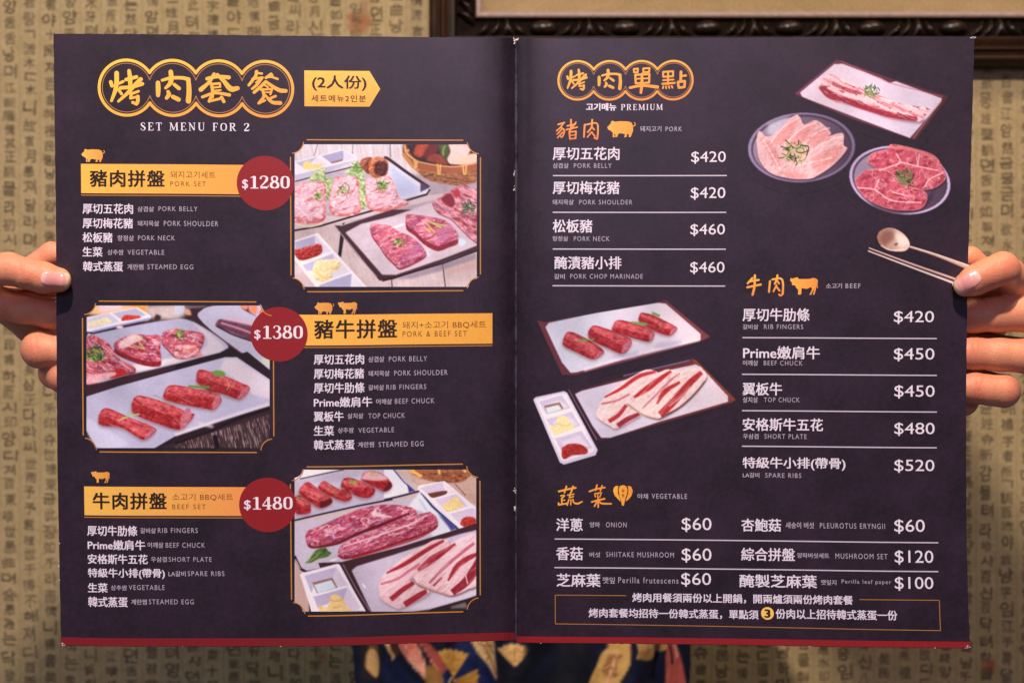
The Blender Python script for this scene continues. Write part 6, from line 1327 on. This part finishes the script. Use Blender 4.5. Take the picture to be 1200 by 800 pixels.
def rail(name, mat, prof, parent):
    """one mitred moulding: four sides, each an object; prof = [(inset px, height m)]"""
    out = []
    C4 = [((FX0, FY1), (FX1, FY1), (1, -1), (-1, -1)), ((FX1, FY1), (FX1, FY0), (-1, -1), (-1, 1)), ((FX1, FY0), (FX0, FY0), (-1, 1), (1, 1)), ((FX0, FY0), (FX0, FY1), (1, 1), (1, -1))]
    for A_, B_, da, db in C4:
        V = []; k = len(prof)
        for t, h_ in prof: V.append(fpx(A_[0]+da[0]*t, A_[1]+da[1]*t, h_))
        for t, h_ in prof: V.append(fpx(B_[0]+db[0]*t, B_[1]+db[1]*t, h_))
        F = [(i, i+k, i+1+k, i+1) for i in range(k-1)]
        out.append(setp(mesh_obj(name, V, F, mat, None, smooth=False), parent))
    return out
def arcprof(t0, t1, h0, h1, hp, n=7): return [(t0+(t1-t0)*i/n, h0+(h1-h0)*i/n+hp*math.sin(math.pi*i/n)) for i in range(n+1)]
rail('moulding', M_WOOD, [(0, -.03), (0, -.006), (2, -.002)] + arcprof(2, 11, -.002, .0, .003) + arcprof(13.4, 20, .0, .003, .003) + [(21, .001), (23, .004), (28, .006), (30.5, .006)], pf)
rail('gilt_line', M_GILT, arcprof(11.2, 13.2, .0005, .0005, .0015, 4), pf); rail('gilt_line', M_GILT, arcprof(20.1, 22.4, .002, .002, .002, 4), pf)
M_BAND = mat_simple('carved_ground', s2l((16, 10, 8)), .8, 200, s2l((34, 21, 13)), (300, .6, .001), .1)
rail('carved_band', M_BAND, [(30.5, .004), (31, -.004), (34, -.008), (44, -.010), (51, -.009), (54.6, -.004)], pf)
rail('liner', M_LINER, [(56.2, -.009), (56.6, -.004)] + arcprof(57, 62, -.004, -.007, .002) + [(64.5, -.012)], pf)
rail('gilt_line', M_GILT, arcprof(54.4, 56.4, -.004, -.005, .0015, 4), pf)
V = [fpx(FX0+62, FY1-62, -.0135), fpx(FX1-62, FY1-62, -.0135), fpx(FX1-62, FY0+62, -.0135), fpx(FX0+62, FY0+62, -.0135)]
setp(mesh_obj('canvas', V, [(0, 1, 2, 3)], M_CANVAS), pf)
# carving: eggs with leafy darts between them
def ell_mesh(rx, ry, rz, seg=12):
    V, F = [], []
    for i in range(seg+1):
        for j in range(seg*2):
            t = math.pi*i/seg; p_ = math.pi*j/seg; V.append((rx*math.sin(t)*math.cos(p_), ry*math.cos(t), rz*math.sin(t)*math.sin(p_)))
    for i in range(seg):
        for j in range(seg*2): a0 = i*seg*2+j; a1 = i*seg*2+(j+1) % (seg*2); F.append((a0, a1, a1+seg*2, a0+seg*2))
    return V, F
def leaf_mesh(L, Wd, H, curl):
    V, F = [], []; n = 12
    for i in range(n+1):
        t = i/n; w_ = Wd*math.sin(math.pi*min(t*1.08, 1))**.7*(1-.3*t)+.0004; x = curl*math.sin(t*2.4)*L; y = (t-.5)*L
        for j in range(7):
            s = (j-3)/3; V.append((x+s*w_, y, H*(1-s*s)*(.5+.6*math.sin(math.pi*t))+.0016*math.cos(s*9)*(1-abs(s))))
    for i in range(n):
        for j in range(6): a0 = i*7+j; F.append((a0, a0+1, a0+8, a0+7))
    return V, F
def shared(name, V, F, mat, spots, parent):
    base = mesh_obj(name, V, F, mat, None, smooth=True); first = True
    for (loc, rz, sc_) in spots:
        o = base if first else base.copy()
        if not first: C.objects.link(o)
        first = False; o.location = loc; o.rotation_euler = (0, 0, rz); o.scale = (sc_, abs(sc_), 1); setp(o, parent)
kf = KF
V, F = ell_mesh(17*kf, 8.6*kf, .0105)
eggs, darts, curls = [], [], []
for i in range(8):
    x = 637+96.5*i
    if x < FX1-60: eggs.append((fpx(x, FY1-43, -.006), 0, 1)); 
    for k, (dx, rz, s_) in enumerate(((24, -.55, 1), (36, -.35, 1), (48.2, 0, 1.12), (60, .35, -1), (72, .55, -1))):
        if x+dx < FX1-58: darts.append((fpx(x+dx, FY1-43, -.007), rz, s_))
for k, (dx, rz, s_) in enumerate(((-24.5, .55, -1), (-36, .35, -1), (-48, 0, 1.12), (-60, -.35, 1), (-74, -.55, 1))): darts.append((fpx(637+dx, FY1-43, -.007), rz, s_))
for i in range(4):
    y = 4-96.5*i; eggs.append((fpx(FX0+43, y-18, -.006), math.pi/2, 1))
    for k, (dy, rz, s_) in enumerate(((24, 1.0, 1), (36, 1.2, 1), (-24, 2.1, 1), (-36, 1.9, 1), (-48, 1.57, 1.1))): darts.append((fpx(FX0+43, y-18+dy, -.007), rz, s_))
shared('carved_egg', V, F, M_CARVE, eggs, pf)
V, F = leaf_mesh(23*kf, 5.2*kf, .0075, .22); shared('carved_leaf', V, F, M_CARVE, darts, pf)
